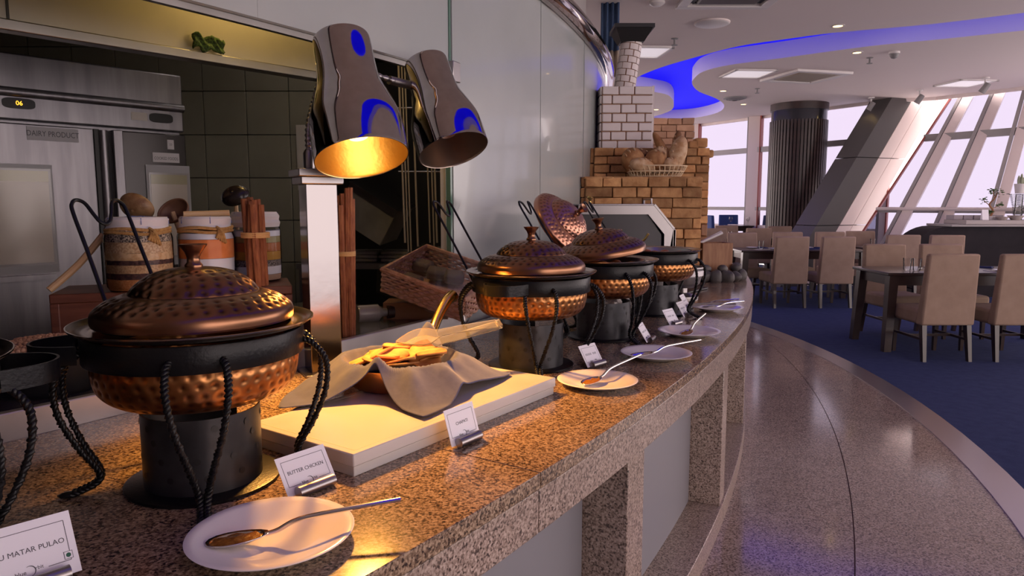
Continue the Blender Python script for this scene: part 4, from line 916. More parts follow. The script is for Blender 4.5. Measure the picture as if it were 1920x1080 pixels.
# film-wrapped wicker tray
P0 = Vector((-.557, 3.0, 1.085)); e1 = (Vector((-.213, 2.85, .984)) - P0).normalized(); e2 = (Vector((.36, .30, .05))); e2 = (e2 - e1 * e2.dot(e1)).normalized(); e3 = e1.cross(e2).normalized(); 
if e3.z < 0: e3 = -e3
bt = empty('wicker_tray', P0, 0, 'film-wrapped wicker tray tilted beside the glass wall', 'tray')
bt.matrix_world = Matrix((( e1.x, e2.x, e3.x, P0.x), (e1.y, e2.y, e3.y, P0.y), (e1.z, e2.z, e3.z, P0.z), (0, 0, 0, 1)))
LA, LB_, LH = .40, .34, .105
MB().span((0, 0, 0), (LA, LB_, .01)).build('base', WICKER, bt)
for k, (p, q) in enumerate((((0, 0), (LA, 0)), ((LA, 0), (LA, LB_)), ((LA, LB_), (0, LB_)), ((0, LB_), (0, 0)))):
    w_ = MB(); d = Vector((q[0] - p[0], q[1] - p[1], 0)); m_ = int(d.length / .012); nx = Vector((d.y, -d.x, 0)).normalized()
    for r in range(8):
        w_.tube([Vector((p[0], p[1], .008 + r * .0125)) + d * (i / m_) + nx * (.0045 * (-1) ** (i // 2 + r)) for i in range(m_ + 1)], .0062, 5)
    w_.build('woven_side', WICKER, bt, smooth=80)
MB().tube([(0, 0, LH), (LA, 0, LH), (LA, LB_, LH), (0, LB_, LH)], .013, 8, closed=True).build('braided_rim', WICKER, bt)
fm = MB(); vs = []; nf = 24; rg = random.Random(4)
for j in range(nf + 1):
    for i in range(nf + 1): vs.append((-.014 + (LA + .028) * i / nf, -.014 + (LB_ + .028) * j / nf, LH + .0145 - .010 * math.sin(PI * i / nf) * math.sin(PI * j / nf) + .003 * math.sin(i * 1.7 + j * .9)))
fm.add(vs, [(j * (nf + 1) + i, j * (nf + 1) + i + 1, (j + 1) * (nf + 1) + i + 1, (j + 1) * (nf + 1) + i) for j in range(nf) for i in range(nf)])
fm.build('cling_film', FILM, bt, smooth=180)
MB().add([(-.016, -.016, LH), (LA + .016, -.016, LH), (LA + .016, -.018, 0), (-.016, -.018, 0)], [(0, 1, 2, 3)]).build('cling_film_side', FILM, bt)
for i, (x, y) in enumerate(((.09, .09), (.09, .24), (.21, .16), (.31, .09), (.31, .25))): MB().box((x, y, .05), (.09, .07, .05)).build('wrapped_snack', M('snack_pack', (.22, .18, .13), .6), bt, rot=(0, 0, .2 * i), bevel=.015)
fg = MB()
for k in range(7): fg.tube(spline([(LA + .012, -.014, .03 + .012 * k), (LA + .022 + .004 * k, -.022, .0 + .008 * k), (LA + .014, -.018 - .003 * k, -.045 + .006 * k)], 3), .0016, 4)
fg.build('film_tail', FILM, bt)
o = MB().span((-.56, 3.05, .958), (-.28, 3.20, 1.03)).build('brown_carton', M('carton', (.22, .10, .05), .8)); tag(o, 'low brown carton propping up the wicker tray', 'carton')
o = MB().lathe([(0, 0), (.035, 0), (.038, .01), (.038, .09), (.02, .11), (.018, .13), (0, .13)], 20).build('water_bottle', M('bottle_plastic', (.45, .40, .38), .15, trans=.5), None, (-.66, 2.99, .99), (0, PI / 2, .5)); tag(o, 'clear plastic bottle lying behind the wicker tray', 'bottle')
MB().lathe([(.019, .13), (.03, .13), (.03, .16), (0, .16)], 16).build('cap', M('dark_cap', (.03, .012, .01), .5), o)
# back table with trays, leaning steel drawer, hanging rods
bt2 = empty('back_table', (-.95, 4.75, 0), 0, 'dark kitchen table at the back behind the steel post', 'table')
MB().box((0, 0, 1.06), (.85, .5, .035)).build('top', STEEL_DK, bt2)
for sx in (-1, 1):
    for sy in (-1, 1): MB().box((sx * .39, sy * .21, .52), (.045, .045, 1.04)).build('leg', STEEL_DK, bt2)
MB().box((0, .1, .55), (.78, .4, .03)).build('shelf', STEEL_DK, bt2)
for k in range(6):
    o = MB().box((0, 0, .0125), (.18 - .01 * (k % 2), .24, .022)).build('folded_towel', M('grey_towel', (.30, .27, .24), .9), None, (-.97 + .19 * (k // 3), 4.72, 1.078 + .0235 * (k % 3)), (0, 0, .1 * (k % 2)), bevel=.008)
    tag(o, ('bottom', 'middle', 'top')[k % 3] + ' folded towel of the ' + ('left' if k < 3 else 'right') + ' pile on the back table', 'towel', 'folded towels on the back table')
dr = empty('steel_container', (-.865, 4.50, 1.405), 0, 'grey steel container standing tilted on its corner in the dark kitchen', 'container', rot=(.12, math.radians(31), -.2))
MB().box((0, 0, 0), (.34, .26, .25)).build('box', M('drawer_steel', (.52, .50, .47), .4, .3, n=(4, (.32, .31, .29))), dr, bevel=.006)
MB().box((0, -.132, .10), (.345, .008, .04)).build('front_flange', STEEL, dr)
MB().box((0, 0, .127), (.36, .28, .01)).build('rim_flange', STEEL, dr)
rk = empty('rod_rail', (-.45, 3.9, 2.25), 0, 'steel rail hung with thin rods inside the kitchen opening', 'rail')
MB().tube([(-.3, 0, 0), (.3, 0, 0)], .01, 8).build('bar', STEEL, rk); 
for sx in (-.28, .28): MB().tube([(sx, 0, 0), (sx, 0, .47)], .006, 6).build('hanger', STEEL, rk)
MB().tube([(-.17, .02, -.62), (.1, .02, -.62)], .005, 6).build('cross_wire', STEEL, rk); MB().tube([(-.17, .02, -.28), (.1, .02, -.28)], .005, 6).build('cross_wire', STEEL, rk)
for k, (px, L_) in enumerate(((-.605, 1.0), (-.588, 1.05), (-.572, 1.08), (-.535, 1.02), (-.468, 1.0), (-.446, 1.03), (-.430, 1.0), (-.375, .98), (-.355, .98), (-.335, 1.0))):
    o = MB().tube([(0, 0, 0), (.02, 0, -L_)], .0042 if k % 3 else .0055, 8).build('steel_rod', M('rod_steel', (.62, .56, .55), .3, .3), None, (px, 3.885, 2.245))
    tag(o, ['first', 'second', 'third', 'fourth', 'fifth', 'sixth', 'seventh', 'eighth', 'ninth', 'tenth'][k] + ' thin steel rod from the left, hanging in the kitchen opening', 'rod', 'hanging steel rods')
bx2 = empty('dark_bin', (-.30, 4.1, .0), 0, 'dark grey bin with a green packet on top beside the glass wall', 'bin')
MB().span((-.1, -.1, 0), (.12, .12, 1.26)).build('body', M('bin_grey', (.05, .05, .055), .4), bx2, bevel=.01); MB().box((.05, -.02, 1.32), (.10, .05, .12)).build('green_packet', M('green_pack', (.20, .38, .03), .5), bx2, bevel=.01)
# wall notice on the tiles, blue banner at the end of the wall
o = MB().span((-1.50, 5.02, 1.55), (-1.38, 5.035, 2.0)).build('paper_notice', PAPER); tag(o, 'white paper notice on the tiled kitchen wall by the lamp stem', 'notice')
dp = empty('hanging_drape', (1.0, 7.55, 2.76), 0, 'blue and beige fabric drape hanging past the end of the glass wall', 'drape')
for nm, z0, z1, m_ in (('blue_upper', .26, .735, M('drape_blue', (.05, .085, .17), .8)), ('beige_lower', 0, .26, M('drape_beige', (.36, .29, .23), .8))):
    vs = [(-.07 + .15 * i / 12, .03 * math.sin(i * 1.4), z) for z in (z0, (z0 + z1) / 2, z1) for i in range(13)]
    q = MB().add(vs, [(r * 13 + i, r * 13 + i + 1, r * 13 + 14 + i, r * 13 + 13 + i) for r in range(2) for i in range(12)]).build(nm, m_, dp, smooth=180); q.modifiers.new('t', 'SOLIDIFY').thickness = .02
# ================================================================== BRICK OVEN DISPLAY
ov = empty('brick_oven', (0, 0, CT), 0, 'rustic stepped brick oven display with white chimney on the counter end', 'oven')
rgb = random.Random(11)
def brick_face(part, x0, x1, z0, z1, y, rows, lens, mat, thick=.03, gap=.008, axis='x', jit=.006, name='brick'):
    h = (z1 - z0) / rows
    for r in range(rows):
        x = x0; k = 0
        while x < x1 - .02:
            L_ = lens[(r * 3 + k) % len(lens)] * rgb.uniform(.85, 1.15)
            if k == 0 and r % 2: L_ *= .55
            if x1 - (x + L_) < lens[0] * .35: L_ = x1 - x
            g = gap / 2; d = thick + rgb.uniform(-jit, jit); a, b = x + g, x + L_ - g; c, e = z0 + r * h + g, z0 + (r + 1) * h - g
            j = lambda: rgb.uniform(-1, 1) * jit * .6
            fp = [(a + j(), -d + j(), c + j()), (b + j(), -d + j(), c + j()), (b, 0, c), (a, 0, c)]; tp = [(a + j(), -d + j(), e + j()), (b + j(), -d + j(), e + j()), (b, 0, e), (a, 0, e)]
            m_ = MB()
            if axis == 'x': f2 = lambda p: (p[0], y + p[1], p[2])
            else: f2 = lambda p: (y + p[1], p[0], p[2])
            if axis == 'x': m_.hexa([f2(p) for p in fp], [f2(p) for p in tp])
            else: m_.hexa([f2(p) for p in fp[::-1]], [f2(p) for p in tp[::-1]])
            m_.build(name, mat, part, bevel=min(.006, gap), smooth=50); x += L_; k += 1
def stage(nm, x0, x1, y0, y1, z0, z1, mort): return MB().span((x0, y0, z0), (x1, y1, z1)).build(nm, mort, ov, smooth=0)
s1 = stage('lower_stage', .53, 1.385, 5.23, 5.62, 0, .735, MORT_D)
brick_face(s1, .53, 1.385, .0, .75, 5.235, 10, [.17, .12, .21, .14, .19], BRICK, .035, .006)
brick_face(s1, 5.23, 5.62, .0, .75, .535, 10, [.2, .18], BRICK, .03, .006, 'y')
for k in range(4): MB().span((.52 + .215 * k + .003, 5.20, .735), (.52 + .215 * (k + 1) - .003, 5.62, .752)).build('cap_brick', BRICK, s1, bevel=.006)
s2 = stage('upper_stage', .64, 1.545, 5.64, 6.25, 0, .985, MORT_D)
brick_face(s2, .64, 1.545, .40, .99, 5.645, 9, [.15, .20, .13, .18], BRICK, .035, .007)
brick_face(s2, 1.40, 1.545, .0, .40, 5.645, 4, [.145], WOOD, .035, .006, name='post_block')
brick_face(s2, 5.64, 6.25, .40, .99, .645, 5, [.2, .18], BRICK, .03, .006, 'y')
s3 = stage('white_stack', .72, 1.12, 5.82, 6.2, .985, 1.485, MORT)
brick_face(s3, .72, 1.13, .99, 1.49, 5.825, 7, [.138, .138, .136], BRICKW, .02, .008, jit=.0015)
brick_face(s3, 5.82, 6.2, .99, 1.49, .725, 7, [.138], BRICKW, .02, .008, 'y', jit=.0015)
MB().span((1.121, 5.81, .985), (1.138, 6.2, 1.49)).build('side_board', BRICKW, s3)
s4 = stage('rear_stack', 1.19, 1.53, 6.12, 6.24, .98, 1.27, MORT)
brick_face(s4, 1.18, 1.54, .99, 1.275, 6.125, 5, [.12, .14], BRICK2, .03, .005)
for x, z, s_ in ((1.50, 1.035, .075), (1.56, .95, .06), (1.44, 1.02, .06)): MB().box((x, 5.75, z), (s_ * 1.3, .1, s_)).build('loose_brick', BRICK, ov, rot=None, bevel=.012)
pp = MB().tube([(.925, 6.0, 1.48), (.985, 6.02, 1.90)], .078, 24).build('chimney_pipe', MORT, ov)
ax = Vector((.06, .02, .42)); q = Vector((0, 0, 1)).rotation_difference(ax.normalized()).to_matrix().to_4x4()
for r in range(8):
    n_ = 7
    for k in range(n_):
        a0 = 360 / n_ * (k + .5 * (r % 2)); m_ = MB(); m_.arc((0, 0), .076, .088, a0 + 3, a0 + 360 / n_ - 3, r * .052 + .003, r * .052 + .049, 4)
        m_.v = [tuple(TR(.925, 6.0, 1.485) @ q @ Vector(p)) for p in m_.v]; m_.build('brick', BRICKW, pp, smooth=40)
MB().hexa([(.88, 5.93, 1.86), (1.07, 5.93, 1.86), (1.07, 6.11, 1.86), (.88, 6.11, 1.86)], [(.83, 5.87, 1.96), (1.13, 5.87, 1.96), (1.13, 6.17, 1.96), (.83, 6.17, 1.96)]).build('chimney_cowl', BLACK, ov, smooth=0)
MB().span((.82, 5.86, 1.955), (1.14, 6.18, 1.985)).build('cowl_rim', BLACK, ov)
# bread basket
BK = Vector((1.085, 5.43, CT + .752))
bk = empty('bread_basket', BK, 0, 'oval pale reed basket on top of the brick oven', 'basket')
def ell(t, k, z): return ((.235 * k) * math.cos(t), (.135 * k) * math.sin(t), z)
for k, z in ((.80, .008), (.90, .045), (1.0, .085)): MB().tube([ell(2 * PI * i / 40, k, z) for i in range(40)], .0055, 6, closed=True).build('hoop', REED, bk)
rb = MB().tube([ell(0, .80, .008), ell(0, 1.0, .085)], .004, 5)
for i in range(36): t = 2 * PI * i / 36; MB().tube([ell(t, .80, .005), ell(t + .04, .90, .045), ell(t, 1.01, .087)], .0042, 5).build('rib', REED, bk)
MB().prism([ell(2 * PI * i / 30, .80, 0)[:2] for i in range(30)], .0, .008).build('bottom', REED, bk)
def loaf(x, y, z, r, rot, mat, lb, slashes=True):
    r = tuple(v * 1.22 for v in r); l = MB().ball((0, 0, 0), r, 20, 12).build('bread_loaf', mat, None, Vector((x * 1.1, y, z * 1.18)) + BK, rot, smooth=180); tag(l, lb, 'bread', 'loaves in the reed basket')
    if slashes:
        for k in (-1, 0, 1):
            MB().ball((k * r[0] * .42, -r[1] * .30, r[2] * .86 * math.sqrt(1 - (.42 * k) ** 2)), (r[0] * .10, r[1] * .5, r[2] * .16), 10, 6).build('slash', CRUST_LT, l, smooth=180)
loaf(-.155, -.01, .105, (.075, .055, .085), (.2, -.6, .1), CRUST, 'dark grainy round loaf at the left of the basket')
loaf(-.10, -.06, .075, (.085, .05, .045), (0, .15, .2), CRUST_LT, 'floury loaf lying at the front left of the basket')
loaf(-.07, .03, .15, (.085, .03, .025), (.2, .35, .2), CRUST_DK, 'dark pointed roll sticking up at the left of the basket')
loaf(-.005, -.02, .11, (.07, .06, .065), (.1, .2, .3), CRUST, 'brown round loaf in the middle of the basket')
loaf(.03, .03, .13, (.05, .045, .07), (0, .2, 0), CRUST_LT, 'pale bun behind the middle loaf')
loaf(.055, .06, .185, (.12, .035, .028), (.1, 1.02, .2), CRUST, 'long slashed baguette leaning left out of the basket')
loaf(.09, -.04, .085, (.05, .045, .04), (0, 0, 0), CRUST_LT, 'small round bun at the front right of the basket')
loaf(.15, .01, .15, (.115, .055, .055), (.05, -1.30, .1), CRUST_LT, 'thick upright country loaf at the right of the basket')
loaf(.155, .05, .235, (.065, .028, .026), (0, -1.45, 0), CRUST_DK, 'dark narrow roll standing at the very top of the basket')
# stones and wooden box beside the oven
rgs = random.Random(21); ORD = ['first', 'second', 'third', 'fourth', 'fifth', 'sixth', 'seventh', 'eighth', 'ninth', 'tenth', 'eleventh', 'twelfth', 'thirteenth', 'fourteenth', 'fifteenth', 'sixteenth', 'seventeenth', 'eighteenth']
stones = [(1.20, 5.10, .045), (1.29, 5.07, .045), (1.375, 5.06, .05), (1.455, 5.05, .052), (1.545, 5.06, .05), (1.62, 5.10, .048), (1.68, 5.17, .045), (1.33, 5.14, .05), (1.42, 5.14, .05), (1.50, 5.13, .05), (1.58, 5.15, .05), (1.13, 5.12, .04), (1.65, 5.25, .05), (1.70, 5.33, .05), (1.66, 5.40, .05), (1.25, 5.16, .04), (1.71, 5.24, .04), (1.06, 5.13, .038)]
stones.sort(key=lambda q: q[0] / q[1])
for k, (x, y, r) in enumerate(stones):
    m_ = MB().ball((0, 0, 0), (r * rgs.uniform(.85, 1.15), r * rgs.uniform(.8, 1.0), r * rgs.uniform(.7, .95)), 12, 8)
    ph = rgs.uniform(0, 6); m_.v = [tuple(Vector(p) * (1 + .16 * math.sin(p[0] * 70 + ph) + .13 * math.sin(p[2] * 65 + 2 * ph) + .12 * math.sin(p[1] * 80 + ph))) for p in m_.v]
    o = m_.build('river_stone', STONE, None, (x, y, CT + r * .72), (0, 0, rgs.uniform(0, 6)), smooth=180); tag(o, ORD[k] + ' dark stone from the left lying on the granite by the oven', 'stone', 'river stones around the oven foot')
for k, (x, y) in enumerate(((1.40, 5.10), (1.52, 5.10), (1.645, 5.19), (1.68, 5.30))):
    m_ = MB().ball((0, 0, 0), (.042, .038, .03), 12, 8); o = m_.build('river_stone', STONE, None, (x, y, CT + .09), (0, .2, k), smooth=180); tag(o, ORD[k] + ' dark stone from the left of those resting on other stones', 'stone', 'river stones around the oven foot')
wbx = empty('wooden_box', (1.50, 5.29, CT), .12, 'open warm-brown wooden box holding tongs beside the oven', 'box')
MB().span((-.115, -.09, .0), (.115, -.075, .27)).build('side_panel', WOOD, wbx, bevel=.002); MB().span((-.115, .075, 0), (.115, .09, .27)).build('side_panel', WOOD, wbx, bevel=.002)
MB().span((-.115, -.075, 0), (-.10, .075, .27)).build('end_panel', WOOD, wbx, bevel=.002); MB().span((.10, -.075, 0), (.115, .075, .27)).build('end_panel', WOOD, wbx, bevel=.002); MB().span((-.1, -.075, 0), (.1, .075, .012)).build('bottom', WOOD, wbx)
tb = empty('box_tongs', (1.44, 5.28, CT + .285), 0, 'white-handled tongs lying across the wooden box', 'tongs', rot=(0, -.42, .1))
MB().tube([(-.05, 0, 0), (.14, 0, .0)], .010, 8).build('arm', WHITE, tb); MB().tube([(-.05, .02, .0), (.14, .01, .01)], .008, 8).build('arm', WHITE, tb); MB().ball((-.055, .01, 0), (.022, .02, .012), 10, 6).build('grip', WHITE, tb)
# stainless display warmer
fw = empty('food_warmer', (.42, 4.5, CT), .0, 'stainless food warmer with slanted glass end in front of the oven', 'food warmer')
pf = [(0, .02), (.615, .02), (.615, .20), (.60, .395), (.475, .545), (0, .545)]
def plate_xz(mb, poly, y0, y1):
    T = Matrix(((1, 0, 0, 0), (0, 0, -1, 0), (0, 1, 0, 0), (0, 0, 0, 1))); return mb.prism(poly, -y1, -y0, T)
plate_xz(MB(), pf, .36, .38).build('back_panel', STEEL, fw, smooth=0)
plate_xz(MB(), [(.03, .08), (.53, .08), (.53, .36), (.44, .49), (.03, .49)], .02, .06).build('inner_panel', M('warmer_grey', (.055, .052, .055), .35, .2), fw, smooth=0)
ft = MB()
for a, b, c, d in (((0, .545), (.475, .545), (.44, .49), (0, .49)), ((.475, .545), (.60, .395), (.545, .365), (.44, .49)), ((.60, .395), (.615, .395), (.615, .02), (.545, .02)), ((.545, .365), (.60, .395), (.60, .02), (.545, .02)), ((0, .02), (.615, .02), (.545, .08), (0, .08))):
    plate_xz(ft, [a, b, c, d], 0, .02)
ft.build('front_frame', STEEL, fw, smooth=0)
MB().span((0, .0, .545), (.475, .38, .556)).build('top_panel', STEEL, fw, bevel=.003)
def slab4(p, q, y0, y1, t, nm, mt, par=fw):
    d = Vector((q[0] - p[0], 0, q[1] - p[1])).normalized(); nx = Vector((-d.z, 0, d.x)) * t
    P_ = [Vector((p[0], y0, p[1])), Vector((q[0], y0, q[1])), Vector((q[0], y1, q[1])), Vector((p[0], y1, p[1]))]
    return MB().hexa(P_, [v + nx for v in P_]).build(nm, mt, par, smooth=0)
for y0, y1 in ((0, .03), (.35, .38)): slab4((.475, .548), (.603, .395), y0, y1, .012, 'slant_rail', STEEL)
slab4((.475, .548), (.515, .50), .03, .35, .014, 'slant_header', STEEL)
slab4((.515, .50), (.603, .395), .03, .35, .004, 'slant_glass', thin_glass('smoked_glass', (.25, .25, .27), .3))
MB().span((.60, 0, .20), (.618, .38, .395)).build('end_panel', STEEL, fw, bevel=.003); MB().span((.605, .03, .06), (.615, .35, .2)).build('control_recess', BLACK, fw)
MB().lathe([(0, .02), (.02, .02), (.022, 0), (0, 0)], 16).build('control_knob', BLACK, fw, (.618, .12, .14), (0, PI / 2, 0))
MB().tube([(.47, .06, .556), (.47, .06, .585), (.47, .32, .585), (.47, .32, .556)], .006, 8).build('top_handle', STEEL, fw)
for x in (.06, .55):
    for y in (.05, .33): MB().lathe([(0, 0), (.015, 0), (.015, .022), (0, .022)], 12).build('foot', BLACK, fw, (x, y, 0))
# triple condiment server with brass knobs
cs = empty('condiment_server', (.60, 4.18, CT), 0, 'round steel condiment server with three brass-knobbed lids', 'server')
MB().lathe([(0, 0), (.10, 0), (.10, .012), (.03, .02), (.03, .20), (.10, .22), (.152, .25), (.158, .33), (.163, .333), (.163, .338), (.15, .338)], 40).build('stand', STEEL, cs)
MB().lathe([(.15, .336), (.14, .352), (.06, .362), (0, .364)], 40).build('lid', STEEL, cs)
for k in range(3):
    MB().lathe([(.012, 0), (.008, .012), (.009, .022), (.018, .034), (.02, .043), (.014, .05), (0, .052)], 16).build('brass_knob', GOLD, cs, (-.07 + .055 * k, -.02 + .04 * k, .356))
MB().tube(spline([(.15, -.02, .33), (.175, -.03, .35), (.195, -.04, .385)], 4), .007, 8).build('ladle_end', GOLD, cs)
b2 = empty('steel_bowl', (1.02, 4.22, CT), 0, 'round steel serving bowl with white inner rim beyond the open dish', 'bowl')
MB().lathe([(0, .06), (.07, .062), (.10, .085), (.112, .13), (.118, .175), (.128, .18), (.128, .186), (.115, .186), (.108, .13), (0, .09)], 40).build('bowl', STEEL, b2)
MB().lathe([(.09, 0), (.095, .0), (.095, .012), (.03, .03), (.03, .065), (.0, .065)], 30).build('foot', STEEL, b2)
MB().lathe([(.115, .13), (.121, .135), (.122, .16), (.117, .165)], 40).build('white_band', PORC, b2)
o = MB().box((0, 0, .006), (.30, .16, .012)).build('slate_tray', BLACK, None, (1.13, 4.55, CT + .001), (0, 0, .9), bevel=.003); tag(o, 'flat black tray lying between the steel bowl and the stones', 'tray')
bk2 = MB().lathe([(.012, 0), (.008, .012), (.009, .022), (.018, .034), (.02, .043), (.014, .05), (0, .052)], 16).build('brass_finial', GOLD, None, (.515, 4.72, 1.4565)); tag(bk2, 'small brass finial on the back edge of the warmer', 'finial')

# ================================================================== DINING ROOM
def soft_box(p, q, bev): return MB().span(p, q)
def make_chair(fab, h=1.0):
    c = empty('dining_chair', (0, 0, 0))
    MB().span((-.24, .04, .335), (.24, .50, .475)).build('seat', fab, c, bevel=.03)
    b = MB(); b.hexa([(-.25, -.045, .335), (.25, -.045, .335), (.25, .055, .335), (-.25, .055, .335)], [(-.235, -.085, h), (.235, -.085, h), (.235, -.015, h), (-.235, -.015, h)]); b.build('backrest', fab, c, bevel=.018)
    for sx in (-1, 1):
        MB().hexa([(sx * .215 - .016, -.075, 0), (sx * .215 + .016, -.075, 0), (sx * .215 + .016, -.035, 0), (sx * .215 - .016, -.035, 0)], [(sx * .21 - .022, -.03, .34), (sx * .21 + .022, -.03, .34), (sx * .21 + .022, .03, .34), (sx * .21 - .022, .03, .34)]).build('leg', DKWOOD, c, smooth=0)
        MB().hexa([(sx * .205 - .015, .44, 0), (sx * .205 + .015, .44, 0), (sx * .205 + .015, .47, 0), (sx * .205 - .015, .47, 0)], [(sx * .205 - .022, .43, .34), (sx * .205 + .022, .43, .34), (sx * .205 + .022, .475, .34), (sx * .205 - .022, .475, .34)]).build('leg', DKWOOD, c, smooth=0)
        MB().span((sx * .207 - .009, -.03, .19), (sx * .207 + .009, .45, .212)).build('stretcher', DKWOOD, c)
    MB().span((-.2, .21, .19), (.2, .228, .212)).build('stretcher', DKWOOD, c)
    return c
ch0 = make_chair(FABRIC); first = [True]
def chair(x, y, rz_, lb, grp='taupe dining chairs'):
    o = ch0 if first[0] else copy_tree(ch0); first[0] = False
    o.location = (x, y, .002); o.rotation_euler = (0, 0, rz_); tag(o, lb, 'chair', grp)
chair(4.02, 6.50, .03, 'nearest taupe dining chair, its back to the viewer, fully in view')
chair(4.69, 6.50, .03, 'taupe dining chair cut off by the right edge')
chair(4.22, 7.99, PI + .03, 'taupe chair facing the viewer behind the tumblers of the nearest table')
chair(4.86, 7.99, PI, 'taupe chair on the far side of the nearest table, towards the right')
chair(3.88, 9.88, .05, 'left chair of the two with backs to the viewer at the middle table')
chair(4.52, 9.88, .05, 'right chair of the two with backs to the viewer at the middle table')
chair(3.62, 11.12, PI + .1, 'taupe chair at the far left end of the middle table')
chair(4.42, 11.35, PI, 'taupe chair on the far side of the middle table in front of the column')
chair(5.12, 11.4, PI, 'taupe chair peeking out behind the right chair of the middle table')
chair(5.72, 10.42, -.1, 'taupe chair left of the framed tumbler near the bar')
chair(6.32, 10.35, -.12, 'taupe chair standing against the dark bar front')
chair(5.78, 11.75, PI, 'small taupe chair in front of the leaning window base')
chair(3.72, 13.15, 0, 'taupe chair half hidden by the oven in the back row')
chair(4.58, 13.25, .05, 'taupe chair left of the column with a tumbler beside it')
chair(4.46, 14.75, PI, 'taupe chair under the blue chairs at the far left')
chair(5.38, 14.25, PI, 'taupe chair right at the foot of the dark column')
cb0 = make_chair(BLUEFAB, 1.17)
for k, (x, y, lb) in enumerate(((4.80, 17.1, 'blue chair beside the oven at the far window'), (6.06, 17.0, 'blue chair touching the column at the far window'), (5.42, 17.8, 'blue chair behind the far table with the wine glasses'))):
    o = cb0 if not k else copy_tree(cb0); o.location = (x, y, .002); o.rotation_euler = (0, 0, (PI / 2 * -1, PI / 2, PI)[k]); tag(o, lb, 'chair', 'blue chairs at the far window')
def table(x0, x1, y0, y1, h, lb):
    t = empty('dining_table', ((x0 + x1) / 2, (y0 + y1) / 2, .002), 0, lb, 'table', 'dark dining tables'); a, b = (x1 - x0) / 2, (y1 - y0) / 2
    MB().span((-a, -b, h - .03), (a, b, h)).build('tabletop', DKWOOD, t, bevel=.006)
    for sy in (-1, 1): MB().span((-a + .06, sy * (b - .07) - .012, h - .13), (a - .06, sy * (b - .07) + .012, h - .03)).build('apron', DKWOOD, t)
    for sx in (-1, 1): MB().span((sx * (a - .07) - .012, -b + .06, h - .13), (sx * (a - .07) + .012, b - .06, h - .03)).build('apron', DKWOOD, t)
    for sx in (-1, 1):
        for sy in (-1, 1):
            cx, cy = sx * (a - .075), sy * (b - .075); fx, fy = sx * (a - .04), sy * (b - .04)
            MB().hexa([(fx - .035, fy - .035, 0), (fx + .035, fy - .035, 0), (fx + .035, fy + .035, 0), (fx - .035, fy + .035, 0)], [(cx - .045, cy - .045, h - .03), (cx + .045, cy - .045, h - .03), (cx + .045, cy + .045, h - .03), (cx - .045, cy + .045, h - .03)]).build('leg', DKWOOD, t, smooth=0)
table(3.66, 5.6, 6.86, 7.60, .785, 'nearest dark dining table with a pair of tumblers')
table(3.30, 5.15, 10.18, 10.92, .785, 'middle dark dining table behind two turned chairs')
table(5.38, 6.05, 10.85, 11.42, .785, 'dark dining table before the leaning windows')
table(3.95, 5.2, 13.62, 14.32, .785, 'dark dining table in the back row by the column')
table(5.14, 5.72, 16.8, 17.3, .93, 'far dark table with wine glasses under the left window')
tum_me = MB().lathe([(0, .006), (.03, .004), (.034, .012), (.041, .125), (.0395, .125), (.033, .016), (0, .014)], 24).mesh('tumbler', TUMBLER, 50)
for x, y, z, lb in ((3.98, 7.12, .787, 'left clear tumbler on the nearest table'), (4.055, 7.08, .787, 'right clear tumbler on the nearest table'), (3.66, 10.42, .787, 'clear tumbler on the left end of the middle table'), (5.98, 11.0, .787, 'clear tumbler between two chairs near the bar'), (5.62, 11.05, .787, 'clear tumbler behind the middle of the window table'), (4.28, 13.95, .787, 'clear tumbler at the left of the back-row table'), (4.98, 13.85, .787, 'clear tumbler beside the column at the back-row table')):
    tag(obj('tumbler', tum_me, None, (x, y, z)), lb, 'glass', 'clear tumblers on the dining tables')
wg_me = MB().lathe([(.035, 0), (.004, .004), (.004, .085), (.03, .11), (.042, .15), (.036, .20), (.035, .20), (.04, .15), (.028, .112), (0, .09)], 20).mesh('wine_glass', TUMBLER, 50)
for x, y, lb in ((5.25, 17.1, 'left wine glass on the far window table'), (5.68, 17.15, 'right wine glass on the far window table')): tag(obj('wine_glass', wg_me, None, (x, y, .933)), lb, 'glass', 'wine glasses on the far table')
sp_me = MB().lathe([(0, .004), (.055, .003), (.085, .014), (.086, .016), (.055, .007), (0, .007)], 28).mesh('side_plate', PORC, 50)
def napkin_fold(x, y, z, a, lb):
    m_ = MB().hexa([(-.09, -.045, 0), (.09, -.045, 0), (.09, .045, 0), (-.09, .045, 0)], [(-.085, -.035, .018), (.07, -.02, .012), (.07, .02, .012), (-.085, .035, .02)]); o = m_.build('folded_napkin', NAVY, None, (x, y, z), (0, 0, a), bevel=.005); tag(o, lb, 'napkin', 'navy napkins on the dining tables')
def knife(x, y, z, a, lb):
    o = MB().hexa([(-.11, -.008, 0), (.11, -.006, 0), (.11, .006, 0), (-.11, .008, 0)], [(-.11, -.006, .004), (.11, -.004, .004), (.11, .004, .004), (-.11, .006, .004)]).build('table_knife', STEEL, None, (x, y, z), (0, 0, a)); tag(o, lb, 'knife', 'cutlery on the dining tables')
for k, (x, y, nm) in enumerate(((4.25, 7.02, 'nearest table, front left'), (4.42, 7.42, 'nearest table, back left'), (4.78, 7.40, 'nearest table, back right'), (4.88, 7.02, 'nearest table, front right'), (3.85, 10.4, 'middle table, front left'), (3.62, 10.7, 'middle table, back left'), (4.28, 10.42, 'middle table, front right'), (4.46, 10.72, 'middle table, back right'), (5.7, 11.2, 'table before the leaning windows'), (4.6, 13.9, 'back-row table'))):
    tag(obj('side_plate', sp_me, None, (x, y, .787)), 'white side plate on the ' + nm, 'plate', 'side plates on the dining tables'); napkin_fold(x + .17, y + .03, .787, .3 + k, 'folded navy napkin on the ' + nm); knife(x - .13, y - .03, .787, .2 + .5 * k, 'table knife on the ' + nm)
